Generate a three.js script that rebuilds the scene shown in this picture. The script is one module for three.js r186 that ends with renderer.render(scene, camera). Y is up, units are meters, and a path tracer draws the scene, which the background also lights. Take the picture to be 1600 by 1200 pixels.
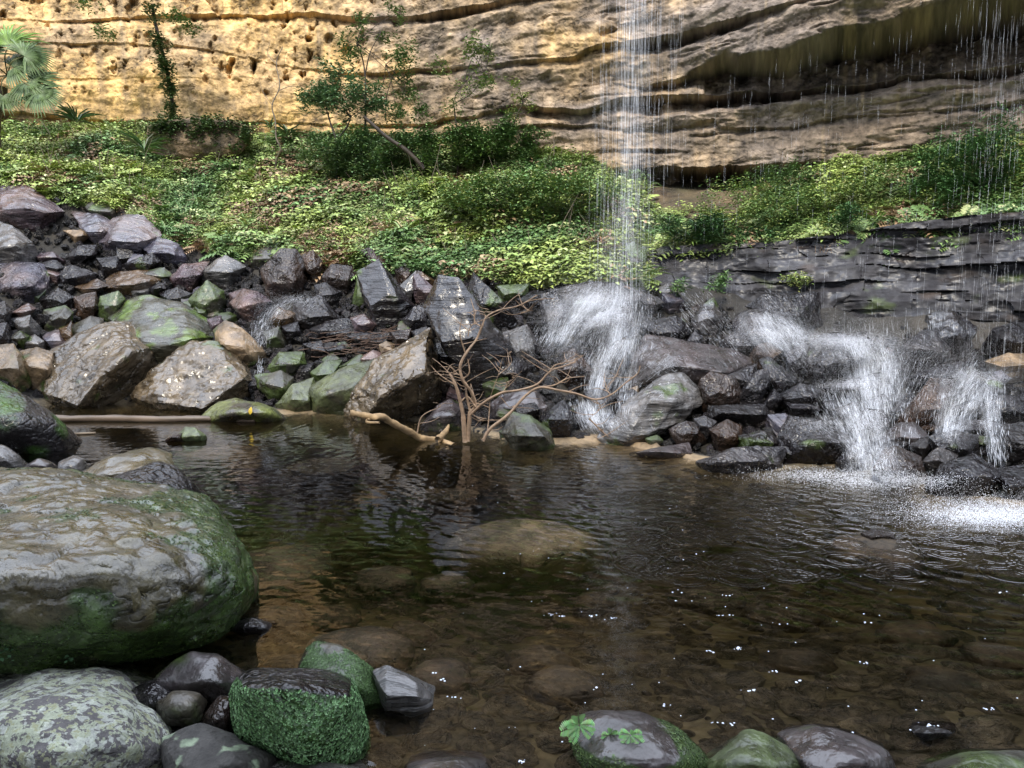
import * as THREE from 'three';
import { ConvexGeometry } from 'three/addons/geometries/ConvexGeometry.js';
import { mergeGeometries, mergeVertices, toCreasedNormals } from 'three/addons/utils/BufferGeometryUtils.js';
import { MeshBVH, acceleratedRaycast } from 'three-mesh-bvh';
import { ImprovedNoise } from 'three/addons/math/ImprovedNoise.js';

// ------------------------------------------------------------------ camera, sky, sun, exposure
const scene = new THREE.Scene();
const EYE = 1.6, PITCH = 7.1 * Math.PI / 180, F = 1203;
const camera = new THREE.PerspectiveCamera(53, 4 / 3, 0.1, 400);
camera.position.set(0, EYE, 0);
camera.rotation.x = -PITCH;
const renderer = new THREE.WebGLRenderer({ antialias: true });
renderer.setSize(1024, 768);
renderer.toneMapping = THREE.LinearToneMapping;
renderer.toneMappingExposure = 3.3;
renderer.shadowMap.enabled = true;
{ // pale overcast sky, brighter overhead
  const W = 64, Hh = 32, d = new Float32Array(W * Hh * 4);
  for (let j = 0; j < Hh; j++) for (let i = 0; i < W; i++) {
    const s = Math.max(0, Math.sin(((j + 0.5) / Hh - 0.5) * Math.PI)), L = (1 + 2 * s) / 3 * 1.3, o = (j * W + i) * 4;
    d[o] = L * 0.9; d[o + 1] = L * 0.98; d[o + 2] = L * 1.15; d[o + 3] = 1;
  }
  const t = new THREE.DataTexture(d, W, Hh, THREE.RGBAFormat, THREE.FloatType);
  t.mapping = THREE.EquirectangularReflectionMapping; t.magFilter = THREE.LinearFilter; t.wrapS = THREE.RepeatWrapping; t.needsUpdate = true;
  scene.background = t; scene.environment = t;
}
const sun = new THREE.DirectionalLight(new THREE.Color(1, 0.9, 0.74), 1.25);
sun.position.set(-5, 20, 4); sun.target.position.set(0, 0, -12); scene.add(sun, sun.target);
sun.castShadow = true; sun.shadow.radius = 22; sun.shadow.mapSize.set(2048, 2048);
Object.assign(sun.shadow.camera, { left: -20, right: 20, top: 20, bottom: -20, near: 0.5, far: 60 });

// ------------------------------------------------------------------ helpers
let seedState = 12345;
const rnd = () => { seedState = (seedState + 0x6d2b79f5) | 0; let t = Math.imul(seedState ^ (seedState >>> 15), 1 | seedState); t = (t + Math.imul(t ^ (t >>> 7), 61 | t)) ^ t; return ((t ^ (t >>> 14)) >>> 0) / 4294967296; };
const reseed = (s) => { seedState = s * 7919 + 17; };
const rr = (a, b) => a + (b - a) * rnd();
const gauss = () => Math.sqrt(-2 * Math.log(rnd() + 1e-9)) * Math.cos(6.2832 * rnd());
const clamp = (x, a = 0, b = 1) => Math.min(b, Math.max(a, x));
const mix = (a, b, t) => a + (b - a) * t;
const sst = (a, b, x) => { const t = clamp((x - a) / (b - a)); return t * t * (3 - 2 * t); };
const N3 = new ImprovedNoise();
const ns = (x, y, z) => N3.noise(x + 100.3, y + 57.7, z + 31.1);
const fbm = (x, y, z, o = 4) => { let s = 0, a = 1, n = 0; for (let i = 0; i < o; i++) { s += a * ns(x, y, z); n += a; a *= 0.5; x = x * 2.03 + 5.1; y = y * 2.03 + 1.7; z = z * 2.03 + 9.2; } return s / n; };
const V = (x, y, z) => new THREE.Vector3(x, y, z);
const rayDir = (px, py) => { const x = (px - 800) / F, y = (600 - py) / F; return [x, y * Math.cos(PITCH) - Math.sin(PITCH), -y * Math.sin(PITCH) - Math.cos(PITCH)]; };
const P = (px, py, D) => { const d = rayDir(px, py), s = D / -d[2]; return V(d[0] * s, EYE + d[1] * s, -D); };
const yAt = (px, py, D) => P(px, py, D).y;
const dWater = (px, py) => { const d = rayDir(px, py); return -EYE / d[1] * -d[2]; };
const lerpTable = (tab, x, k) => { // tab: [[x, v...]] sorted
  if (x <= tab[0][0]) return tab[0][k];
  for (let i = 1; i < tab.length; i++) if (x < tab[i][0]) { const t = (x - tab[i - 1][0]) / (tab[i][0] - tab[i - 1][0]); return mix(tab[i - 1][k], tab[i][k], t); }
  return tab[tab.length - 1][k];
};
const taken = {};
const numbered = (n) => { taken[n] = (taken[n] ?? -1) + 1; return taken[n] ? n + '_' + String(taken[n]).padStart(3, '0') : n; };
function put(o, name, label, category, group, kind) {
  o.name = numbered(name); if (label) o.userData.label = label; if (category) o.userData.category = category;
  if (group) o.userData.group = group; if (kind) o.userData.kind = kind;
  o.traverse((m) => { if (m.isMesh) { m.castShadow = m.receiveShadow = true; } });
  scene.add(o); return o;
}

// ------------------------------------------------------------------ textures (tileable)
function tileNoise(seed) {
  const h = (x, y) => { let n = Math.imul(x, 374761393) + Math.imul(y, 668265263) + seed * 1442695; n = Math.imul(n ^ (n >>> 13), 1274126177); return ((n ^ (n >>> 16)) >>> 0) / 4294967296; };
  return (x, y, px, py) => {
    const xi = Math.floor(x), yi = Math.floor(y), fx = x - xi, fy = y - yi, u = fx * fx * (3 - 2 * fx), v = fy * fy * (3 - 2 * fy);
    const w = (a, p) => ((a % p) + p) % p, x0 = w(xi, px), x1 = w(xi + 1, px), y0 = w(yi, py), y1 = w(yi + 1, py);
    return mix(mix(h(x0, y0), h(x1, y0), u), mix(h(x0, y1), h(x1, y1), u), v);
  };
}
function tfbm(n, u, v, fx, fy, o) { let s = 0, a = 1, t = 0; for (let i = 0; i < o; i++) { s += a * n(u * fx, v * fy, fx, fy); t += a; a *= 0.55; fx *= 2; fy *= 2; } return s / t; }
function makeTex(size, fn, srgb = false) {
  const d = new Uint8Array(size * size * 4);
  for (let j = 0; j < size; j++) for (let i = 0; i < size; i++) { const c = fn(i / size, j / size), o = (j * size + i) * 4; d[o] = 255 * clamp(c[0]); d[o + 1] = 255 * clamp(c[1]); d[o + 2] = 255 * clamp(c[2]); d[o + 3] = 255; }
  const t = new THREE.DataTexture(d, size, size); t.wrapS = t.wrapT = THREE.RepeatWrapping; t.magFilter = THREE.LinearFilter; t.minFilter = THREE.LinearFilter;
  if (srgb) t.colorSpace = THREE.SRGBColorSpace; t.needsUpdate = true; return t;
}
const tn1 = tileNoise(3), tn2 = tileNoise(11), tn3 = tileNoise(29);
const tn4 = tileNoise(57), ridge = (x) => 1 - Math.abs(2 * x - 1);
const TEX = {};
{ // grain rock: rgb colour grain and a separate height
  const f = (u, v) => { const a = tfbm(tn1, u, v, 6, 6, 6), b = tfbm(tn2, u, v, 40, 40, 3), cr = Math.pow(ridge(tfbm(tn3, u, v, 4, 4, 4)), 14); return [a, b, cr]; };
  TEX.rockMap = makeTex(768, (u, v) => { const [a, b, c] = f(u, v); const t = 0.45 + 0.75 * (a - 0.5) * 1.6 + 0.5 * (b - 0.5) + 0.28; return [t - c * 0.25, t * 0.985 - c * 0.25, t * 0.97 - c * 0.25]; });
  TEX.rockBump = makeTex(768, (u, v) => { const [a, b, c] = f(u, v); const t = 0.3 + a * 0.5 + 0.28 * (b - 0.5) - c * 0.3; return [t, t, t]; });
  TEX.rockRough = makeTex(512, (u, v) => { const a = tfbm(tn2, u, v, 7, 7, 5); const t = clamp(0.62 + (a - 0.5) * 2, 0.42, 1); return [t, t, t]; });
  const g = (u, v) => { const w = 0.05 * tfbm(tn3, u, v, 3, 3, 3), a = tfbm(tn1, u, v + w, 3, 26, 5), b = tfbm(tn2, u, v, 48, 48, 2); return [a, b]; };
  TEX.slabMap = makeTex(768, (u, v) => { const [a, b] = g(u, v); const t = 0.73 + (a - 0.5) * 1.1 + 0.3 * (b - 0.5); return [t, t * 0.99, t * 0.98]; });
  TEX.slabBump = makeTex(768, (u, v) => { const [a, b] = g(u, v); const t = a + 0.18 * (b - 0.5); return [t, t, t]; });
}
TEX.lichen = makeTex(1024, (u, v) => { // pale crusts of lichen on dark stone, 0.7 m a side
  const a = tfbm(tn1, u, v, 13, 13, 6), b = tfbm(tn2, u, v, 34, 34, 4), d = tfbm(tn4, u, v, 90, 90, 3), w = tfbm(tn3, u, v, 15, 15, 5), k = sst(0.47, 0.53, a * 0.55 + b * 0.45 + 0.1 * (d - 0.5)), g = sst(0.56, 0.6, w), o = sst(0.6, 0.64, b), sp = 0.75 + 0.5 * d;
  const st = [0.075, 0.07, 0.07], li = [mix(0.25, 0.21, o), mix(0.275, 0.22, o), mix(0.2, 0.13, o)]; return st.map((q, i) => mix(mix(q, li[i], k * 0.9), [0.32, 0.34, 0.3][i], g * 0.7) * sp); });
const std = (o) => new THREE.MeshPhysicalMaterial({ vertexColors: true, side: THREE.DoubleSide, ...o });
const M = {
  wet: std({ map: TEX.rockMap, bumpMap: TEX.rockBump, bumpScale: 0.035, roughness: 0.46, roughnessMap: TEX.rockRough }),
  slab: std({ map: TEX.slabMap, bumpMap: TEX.slabBump, bumpScale: 0.03, roughness: 0.5, roughnessMap: TEX.rockRough }),
  dry: std({ map: TEX.rockMap, bumpMap: TEX.rockBump, bumpScale: 0.035, roughness: 0.8 }),
  damp: std({ map: TEX.rockMap, bumpMap: TEX.rockBump, bumpScale: 0.03, roughness: 0.62, roughnessMap: TEX.rockRough }),
  crust: std({ map: TEX.lichen, bumpMap: TEX.rockBump, bumpScale: 0.02, roughness: 0.85 }),
  cliff: std({ map: TEX.rockMap, bumpMap: TEX.rockBump, bumpScale: 0.05, roughness: 0.88 }),
  ledge: std({ map: TEX.slabMap, bumpMap: TEX.slabBump, bumpScale: 0.012, roughness: 0.55, roughnessMap: TEX.rockRough }),
};
M.gloss = std({ map: TEX.rockMap, bumpMap: TEX.rockBump, bumpScale: 0.06, roughness: 0.36, roughnessMap: TEX.rockRough });
M.wet.bumpScale = 0.022; M.wet.roughness = 0.5; M.slab.roughness = 0.42; M.ledge.roughness = 0.95;
for (const [k, c, r] of [['wet', 0.5, 0.18], ['slab', 0.5, 0.2], ['ledge', 0, 0.3], ['damp', 0.25, 0.35]]) { M[k].clearcoat = c; M[k].clearcoatRoughness = r; }

// ------------------------------------------------------------------ terrain
// columns by nominal px: shore row, talus top (D, row), slope top (D, row)
const COL = [
  [-900, 640, 12.0, 300, 14.0, 240], [-400, 645, 13.6, 285, 16.2, 215], [0, 642, 14.3, 290, 18.0, 208], [100, 630, 14.2, 300, 18.2, 205], [200, 632, 14.0, 325, 18.2, 205], [300, 640, 13.6, 385, 18.0, 205],
  [400, 648, 13.2, 398, 17.8, 210], [500, 645, 12.6, 412, 17.4, 215], [600, 652, 12.1, 420, 17.0, 220], [700, 665, 11.6, 432, 16.4, 232], [800, 690, 11.2, 442, 15.8, 242],
  [870, 694, 11.0, 445, 15.4, 250], [960, 688, 10.8, 445, 15.0, 282], [1040, 705, 11.2, 442, 14.7, 298], [1110, 722, 11.0, 455, 14.4, 304], [1220, 735, 10.5, 488, 14.0, 296], [1300, 728, 10.2, 494, 13.7, 262],
  [1400, 748, 9.9, 500, 13.2, 250], [1480, 772, 9.6, 508, 12.8, 238], [1600, 788, 9.2, 522, 12.2, 222], [2000, 820, 8.4, 540, 11.0, 190], [2600, 860, 7.0, 560, 9.0, 150],
].map(([px, sh, Dt, pt, Dc, pc]) => { const c = clamp(px, -200, 1800); return [px, dWater(c, sh), Dt, yAt(c, pt, Dt), Dc, yAt(c, pc, Dc)]; });
// front edge of the wet ledge on the right: px, D, top row
const LEDGE = [[960, 11.9, 418], [1030, 11.8, 386], [1120, 11.6, 380], [1200, 11.4, 378], [1300, 11.1, 366], [1400, 10.8, 350], [1500, 10.5, 338], [1600, 10.2, 330], [1800, 9.6, 315], [2300, 8.2, 280]].map(([px, D, py]) => [px, D, yAt(Math.min(px, 1800), py, D)]);
const pxOf = (x, D) => 800 + F * x / Math.max(D, 2.2);
function H(x, D, rough = true) {
  const px = pxOf(x, D), ds = lerpTable(COL, px, 1), dt = lerpTable(COL, px, 2), yt = lerpTable(COL, px, 3), dc = lerpTable(COL, px, 4), yc = lerpTable(COL, px, 5);
  let y;
  if (D < ds) {
    const far = clamp((ds - D) / 2.2), near = D - 2.0;
    const deep = (0.12 + 0.62 * sst(0, 4.5, near)) * Math.pow(far, 0.75);
    y = near < 0 ? mix(-0.12, 0.28, sst(0, -1.6, near)) : -Math.max(0.0, deep);
    if (near < 0 && near > -0.01) y = -0.12;
    const sand = Math.exp(-Math.pow((px - 985) / 110, 2)) * sst(1.0, 0, ds - D); y += sand * 0.09 * (D > 4 ? 1 : 0);
    if (rough && D > 1.6) y += 0.05 * fbm(x * 1.3, D * 1.3, 2, 3);
  } else if (D < dt) { const t = (D - ds) / (dt - ds); y = yt * Math.pow(t, 1.05); if (rough) y += 0.12 * fbm(x * 1.6, D * 1.6, 5, 3) * sst(0, 0.15, t); }
  else if (D < dc) {
    const t = (D - dt) / (dc - dt); y = mix(yt, yc, t);
    if (px > 960) { // ledge block on the right
      const le = lerpTable(LEDGE, px, 1), ly = lerpTable(LEDGE, px, 2), w = sst(960, 1040, px);
      const y2 = D < le + 0.12 ? mix(yt, ly - 0.25, sst(le - 0.1, le + 0.12, D)) : mix(ly - 0.06, yc, clamp((D - le - 0.12) / Math.max(0.1, dc - le - 0.12)));
      y = mix(y, y2, w);
    }
    if (rough) y += 0.3 * fbm(x * 0.9, D * 0.9, 8, 4);
  } else y = yc + (D - dc) * 0.3;
  return y;
}
function groundHit(px, py, water = true) {
  const d = rayDir(px, py); let prev = 1.2;
  for (let D = 1.6, st = 0.16; D < 22; D += st) { const s = D / -d[2], y = EYE + d[1] * s, g = H(d[0] * s, D); if (y <= (water ? Math.max(g, 0) : g)) { if (st < 0.02) return prev; D = prev; st = 0.016; } else prev = D; }
  return 16;
}
const mossNoise = (x, y, z) => fbm(x * 2.1, y * 2.1, z * 2.1, 4);
{
  const xs = [], ds = [];
  for (let x = -90; x < -12; x += 6) xs.push(x); for (let x = -12; x <= 12; x += 0.06) xs.push(x); for (let x = 13; x < 92; x += 6) xs.push(x);
  for (let D = -90; D < 1; D += 4) ds.push(D); for (let D = 1; D < 8; D += 0.06) ds.push(D); for (let D = 8; D < 19; D += 0.07) ds.push(D); for (let D = 19; D < 60; D += 5) ds.push(D);
  const pos = [], col = [], uv = [], idx = [], nx = xs.length;
  for (const D of ds) for (const x of xs) {
    let y = D < 1 ? 0.28 + clamp((1 - D) / 40) * 3 : H(x, D); { const px = pxOf(x, D), a = lerpTable(COL, px, 1), b = lerpTable(COL, px, 2); if (D > a && D < b) y -= 0.16 * sst(0, 0.5, D - a) * sst(0, 0.5, b - D); }
    pos.push(x, y, -D); uv.push(x / 1.5, D / 1.5);
    const n = fbm(x * 0.9, D * 0.9, 4, 4), n2 = fbm(x * 5, D * 5, 14, 3), px = pxOf(x, D), dsx = lerpTable(COL, px, 1), dt = lerpTable(COL, px, 2);
    let c;
    if (D < dsx + 0.15 && D > 1.5) { const t = clamp(0.5 + n * 1.2), sand = Math.exp(-Math.pow((px - 985) / 120, 2)) * sst(1.3, 0.2, dsx - D); c = [mix(mix(0.13, 0.22, t), 0.29, sand), mix(mix(0.105, 0.165, t), 0.21, sand), mix(mix(0.065, 0.095, t), 0.125, sand)]; }
    else if (D < dt || (px > 960 && D < lerpTable(LEDGE, px, 1))) c = [0.03 + 0.02 * n, 0.026 + 0.015 * n, 0.02 + 0.01 * n];
    else { const t = clamp(0.5 + n * 1.5); c = [mix(0.06, 0.13, t), mix(0.055, 0.085, t), mix(0.025, 0.045, t)]; }
    const k = 1 + 0.5 * n2; col.push(c[0] * k, c[1] * k, c[2] * k);
  }
  for (let j = 0; j < ds.length - 1; j++) for (let i = 0; i < nx - 1; i++) { const a = j * nx + i; idx.push(a, a + 1, a + nx, a + 1, a + nx + 1, a + nx); }
  const g = new THREE.BufferGeometry(); g.setAttribute('position', new THREE.Float32BufferAttribute(pos, 3)); g.setAttribute('uv', new THREE.Float32BufferAttribute(uv, 2)); g.setAttribute('color', new THREE.Float32BufferAttribute(col, 3)); g.setIndex(idx); g.computeVertexNormals();
  put(new THREE.Mesh(g, M.dry), 'ground', 'sandy pool bed and dark earth bank rising to the cliff', null, null, 'structure');
}

// ------------------------------------------------------------------ cliff: sheet of rock with bedding lines (rows in px along the face)
const CL = [ // [strength list as px, row, recess m, height of recess m]; below each line the rock is undercut
  [[-900, -60, 0.3, 0.5], [-200, -20, 0.3, 0.4], [0, 12, 0.12, 0.2], [120, 20, 0.1, 0.2], [300, 8, 0.3, 0.25], [480, 2, 0.3, 0.3], [640, 22, 0.35, 0.22], [683, 18, 0.5, 0.25], [775, 3, 0.45, 0.2], [860, -12, 0.3, 0.2], [1600, -160, 0.3, 0.3], [2600, -300, 0.3, 0.3]],
  [[-900, 70, 0.2, 0.4], [0, 60, 0.1, 0.2], [300, 62, 0.12, 0.2], [480, 100, 0.08, 0.15], [602, 116, 0.2, 0.15], [653, 107, 0.3, 0.15], [770, 106, 0.12, 0.12], [805, 98, 0.25, 0.15], [886, 91, 0.25, 0.2], [926, 74, 0.4, 0.25], [1035, 61, 0.5, 0.22], [1100, 52, 0.6, 0.22], [1175, 43, 0.55, 0.2], [1235, 34, 0.25, 0.12], [1300, 24, 0.08, 0.1], [1600, -60, 0.1, 0.2], [2600, -200, 0.2, 0.2]],
  [[-900, 120, 0.1, 0.2], [900, 120, 0.0, 0.1], [1000, 138, 0.1, 0.15], [1060, 122, 0.5, 0.5], [1120, 97, 0.9, 0.75], [1140, 108, 1.0, 0.6], [1215, 107, 1.0, 0.55], [1245, 94, 1.1, 0.6], [1282, 79, 1.15, 0.65], [1365, 66, 1.2, 0.7], [1382, 54, 1.2, 0.75], [1500, 30, 1.3, 0.85], [1600, 13, 1.3, 0.85], [2600, -120, 1.3, 0.9]],
  [[-900, 185, 0.1, 0.2], [0, 172, 0.6, 0.5], [90, 178, 0.5, 0.4], [160, 186, 0.2, 0.2], [420, 192, 0.12, 0.15], [600, 196, 0.15, 0.12], [643, 193, 0.3, 0.14], [677, 195, 0.3, 0.14], [700, 185, 0.35, 0.16], [735, 183, 0.2, 0.12], [820, 168, 0.25, 0.15], [835, 169, 0.45, 0.25], [905, 174, 0.5, 0.25], [965, 156, 0.5, 0.3], [1040, 152, 0.75, 0.35], [1125, 146, 0.9, 0.3], [1200, 140, 0.8, 0.25], [1300, 136, 0.5, 0.2], [1385, 118, 0.55, 0.2], [1500, 112, 0.6, 0.2], [1600, 96, 0.6, 0.25], [2600, 20, 0.6, 0.3]],
  [[-900, 230, 0, 0.1], [760, 210, 0.0, 0.1], [840, 196, 0.2, 0.12], [925, 193, 0.2, 0.12], [980, 203, 0.08, 0.1], [1050, 198, 0.1, 0.1], [1105, 186, 0.25, 0.18], [1115, 200, 0.22, 0.12], [1225, 200, 0.15, 0.12], [1300, 182, 0.1, 0.1], [1450, 172, 0.12, 0.1], [1600, 160, 0.12, 0.12], [2600, 100, 0.1, 0.2]],
  [[-900, 230, 0, 0.1], [860, 236, 0.0, 0.1], [1000, 236, 0.2, 0.1], [1040, 233, 0.2, 0.1], [1070, 236, 0, 0.1], [2600, 180, 0, 0.1]],
  [[-900, 300, 0, 0.1], [940, 276, 0.0, 0.1], [985, 270, 0.6, 0.4], [1035, 261, 1.2, 0.6], [1070, 263, 1.4, 0.7], [1180, 259, 1.4, 0.7], [1290, 255, 0.9, 0.5], [1310, 254, 0.1, 0.2], [2600, 200, 0, 0.1]],
];
const cliffD = (px) => lerpTable(COL, px, 4) + 0.1;
{
  const us = [], pos = [], col = [], uv = [], idx = [];
  for (let p = -900; p < -40; p += 20) us.push(p); for (let p = -40; p < 1640; p += 1.7) us.push(p); for (let p = 1640; p <= 2600; p += 20) us.push(p);
  const rows = []; for (let t = -0.9; t < 4.9; t += 0.0185) rows.push(t); for (let t = 4.9; t < 7.6; t += 0.3) rows.push(t);
  const nr = rows.length;
  for (const pu of us) {
    const D0 = cliffD(pu), pc = clamp(pu, -250, 1850), yb = lerpTable(COL, pu, 5);
    const x0 = (pu - 800) / F * D0;
    const lines = CL.map((L) => [yAt(pc, lerpTable(L, pu, 1), D0), lerpTable(L, pu, 2), lerpTable(L, pu, 3)]);
    const left = 1 - sst(480, 760, pu), right = sst(1000, 1250, pu);
    for (const t of rows) {
      const y = yb + t; let off = 0;
      const wob = 0.06 * fbm(x0 * 0.9, y * 0.7, 3, 3) + 0.04 * fbm(x0 * 4, y * 2, 6, 4), pinch = clamp(0.85 + 1.5 * fbm(x0 * 0.8, y * 0.3, 17, 3), 0.12, 1.3);
      for (const [ly, rec, hgt] of lines) { const q = (ly + wob - y) / hgt; if (q > 0 && q < 1.0) off += rec * Math.min(1, q * 14) * Math.pow(1 - q, 0.8) * (rec > 0.7 ? 1 : pinch) * (0.85 + 0.6 * fbm(x0 * 3.1, y * 2.5, 2, 3)); else if (q <= 0 && q > -2) off -= 0.1 * rec * Math.exp(q * 2.2) ; }
      off -= right * 0.55 * sst(1.2, 2.6, t) ; // upper right beds lean out
      off -= right * 0.5 * sst(lines[2][0] - 0.05, lines[2][0] + 0.05, y);
      off += left * 1.1 * sst(0.4, 4.5, t);
      const lump = fbm(x0 * 0.55, y * 0.9, 1, 4);
      off -= 0.34 * lump + (0.085 - 0.04 * right) * fbm(x0 * 2.2, y * 3, 7, 5);
      { const q = fbm(x0 * 0.7, y * 2.6 - x0 * 0.15, 130, 4) * 7; off += (1 - 0.7 * left) * 0.026 * (Math.floor(q) + sst(0.8, 1, q - Math.floor(q))); const q2 = fbm(x0 * 2.6, y * 3.4, 140, 3) * 5; off += (1 - 0.5 * left) * 0.012 * (Math.floor(q2) + sst(0.75, 1, q2 - Math.floor(q2))); }
      // thin beds
      const tb = fbm(x0 * 0.45, y * 2.6 - x0 * 0.06, 21, 3); off += 0.055 * sst(0.05, 0.0, Math.abs(tb)) * (1 - left * 0.7) * sst(-0.1, 0.2, ns(x0 * 0.8, y * 1.5, 88));
      // honeycomb weathering on the dry left face
      let pit = 0;
      if (left > 0) { const band = left * sst(0.55, 1.2, t) * (0.45 + 0.8 * sst(-0.15, 0.35, fbm(x0 * 0.35, y * 0.5, 33, 3))); pit = band * sst(0.14, 0.36, fbm(x0 * 3.6, y * 2.4, 40, 5) + 0.25 * fbm(x0 * 0.7, y * 0.8, 41, 2)); off += 0.3 * pit + band * 0.13 * fbm(x0 * 7, y * 4, 44, 4); }
      const D = D0 + off, k = D / D0;
      pos.push(x0 * k, y, -D); uv.push(x0 / 1.4, y / 1.4);
      // colour: ochre on the dry left face, grey brown on the wet right
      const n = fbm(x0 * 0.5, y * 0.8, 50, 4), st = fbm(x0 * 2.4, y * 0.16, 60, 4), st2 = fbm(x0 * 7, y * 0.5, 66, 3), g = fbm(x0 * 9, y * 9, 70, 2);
      const ochre = clamp(left * (0.8 + 1.0 * n) + (1 - left) * (0.2 + 1.2 * n) * (1 - right * 0.7));
      let c = [mix(0.25, 0.68, ochre), mix(0.205, 0.44, ochre), mix(0.17, 0.165, ochre)];
      const pale = sst(0.12, 0.34, st2 + 0.5 * st) * (0.3 + 0.35 * right) * sst(0.0, 0.2, fbm(x0 * 1.1, y * 0.4, 90, 2) + 0.1);
      c = [mix(c[0], 0.55, pale), mix(c[1], 0.42, pale), mix(c[2], 0.26, pale)];
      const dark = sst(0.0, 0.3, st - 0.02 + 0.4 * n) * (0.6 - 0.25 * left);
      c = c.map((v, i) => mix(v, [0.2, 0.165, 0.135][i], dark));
      const green = sst(0.2, 0.4, fbm(x0 * 1.7, y * 1.7, 95, 4)) * 0.12 * (1 - left);
      c = [mix(c[0], 0.1, green), mix(c[1], 0.11, green), mix(c[2], 0.04, green)];
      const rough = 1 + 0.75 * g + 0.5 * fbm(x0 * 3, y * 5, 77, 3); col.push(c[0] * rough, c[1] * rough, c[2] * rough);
    }
  }
  for (let i = 0; i < us.length - 1; i++) for (let j = 0; j < nr - 1; j++) { const a = i * nr + j; idx.push(a, a + nr, a + 1, a + 1, a + nr, a + nr + 1); }
  const g = new THREE.BufferGeometry(); g.setAttribute('position', new THREE.Float32BufferAttribute(pos, 3)); g.setAttribute('uv', new THREE.Float32BufferAttribute(uv, 2)); g.setAttribute('color', new THREE.Float32BufferAttribute(col, 3)); g.setIndex(idx); g.computeVertexNormals();
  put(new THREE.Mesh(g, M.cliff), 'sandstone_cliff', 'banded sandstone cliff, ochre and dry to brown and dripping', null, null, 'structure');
}
let ledge;
{ // wet dark ledge below the right hand greenery: thin beds stepping out towards the water
  const us = [], pos = [], col = [], uv = [], idx = [], rows = [];
  for (let p = 985; p < 1640; p += 1.6) us.push(p); for (let p = 1640; p <= 2300; p += 12) us.push(p);
  for (let t = 0; t <= 1; t += 1 / 110) rows.push(t);
  const nr = rows.length + 12;
  for (const pu of us) {
    const le = lerpTable(LEDGE, pu, 1), ly = lerpTable(LEDGE, pu, 2), yb = lerpTable(COL, pu, 3) - 0.5, x0 = (pu - 800) / F * le;
    for (let r = 0; r < nr; r++) {
      const back = r >= rows.length, y = back ? ly - 0.05 + 0.05 * fbm(x0 * 2, r, 3, 2) : mix(yb, ly, rows[r]);
      let D;
      if (back) D = le + 0.16 + (r - rows.length) * 0.09 + 0.05 * ns(x0 * 3, r, 9);
      else {
        const yy = y - 0.035 * x0 + 0.16 * fbm(x0 * 0.6, y * 0.5, 3, 4), bed = yy / 0.14 + 1.8 * fbm(x0 * 0.35, yy * 1.1, 4, 3), bi = Math.floor(bed), bf = bed - bi;
        const bx = x0 * (1.1 + 0.6 * ns(bi * 3.3, 0, 1)) + bi * 0.37 + 0.5 * fbm(x0 * 1.5, y * 2.5, 30, 3), cell = Math.floor(bx), block = ns(cell * 1.71, bi * 2.13, 5);
        D = le - 0.6 * (1 - rows[r]) + 0.07 * block + 0.2 * ns(x0 * 0.7, bi * 1.9, 8) + 0.1 * sst(0.93, 1, bf) * sst(-0.15, 0.2, ns(x0 * 0.9, bi * 1.3, 31)) - 0.36 * fbm(x0 * 0.9, y * 1.3, 12, 5) - 0.03 * fbm(x0 * 3, y * 8, 15, 4);
      }
      const k = D / le; pos.push(x0 * k, y, -D); uv.push(x0 / 1.3, (back ? y + r * 0.1 : y) / 1.3);
      const n = fbm(x0 * 0.9, y * 1.6, 20, 4), g = fbm(x0 * 6, y * 10, 25, 3), m = sst(0.1, 0.3, fbm(x0 * 1.4, y * 1.8 + D, 27, 4) + (back ? 0.15 : -0.08));
      let c = [0.03 + 0.025 * n, 0.029 + 0.022 * n, 0.034 + 0.022 * n]; const br = sst(0.15, 0.4, fbm(x0 * 1.2, y * 3, 29, 3)); c = [mix(c[0], 0.07, br), mix(c[1], 0.052, br), mix(c[2], 0.042, br)];
      c = [mix(c[0], 0.06, m), mix(c[1], 0.085, m), mix(c[2], 0.025, m)]; const q = 1 + 0.25 * g; col.push(c[0] * q, c[1] * q, c[2] * q);
    }
  }
  for (let i = 0; i < us.length - 1; i++) for (let j = 0; j < nr - 1; j++) { const a = i * nr + j; idx.push(a, a + nr, a + 1, a + 1, a + nr, a + nr + 1); }
  let g = new THREE.BufferGeometry(); g.setAttribute('position', new THREE.Float32BufferAttribute(pos, 3)); g.setAttribute('uv', new THREE.Float32BufferAttribute(uv, 2)); g.setAttribute('color', new THREE.Float32BufferAttribute(col, 3)); g.setIndex(idx); g = toCreasedNormals(g, 0.7);
  ledge = put(new THREE.Mesh(g, M.ledge), 'rock_ledge', 'dark wet layered rock ledge below the leafy shelf', null, null, 'structure');
}
console.log('setting done');

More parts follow.
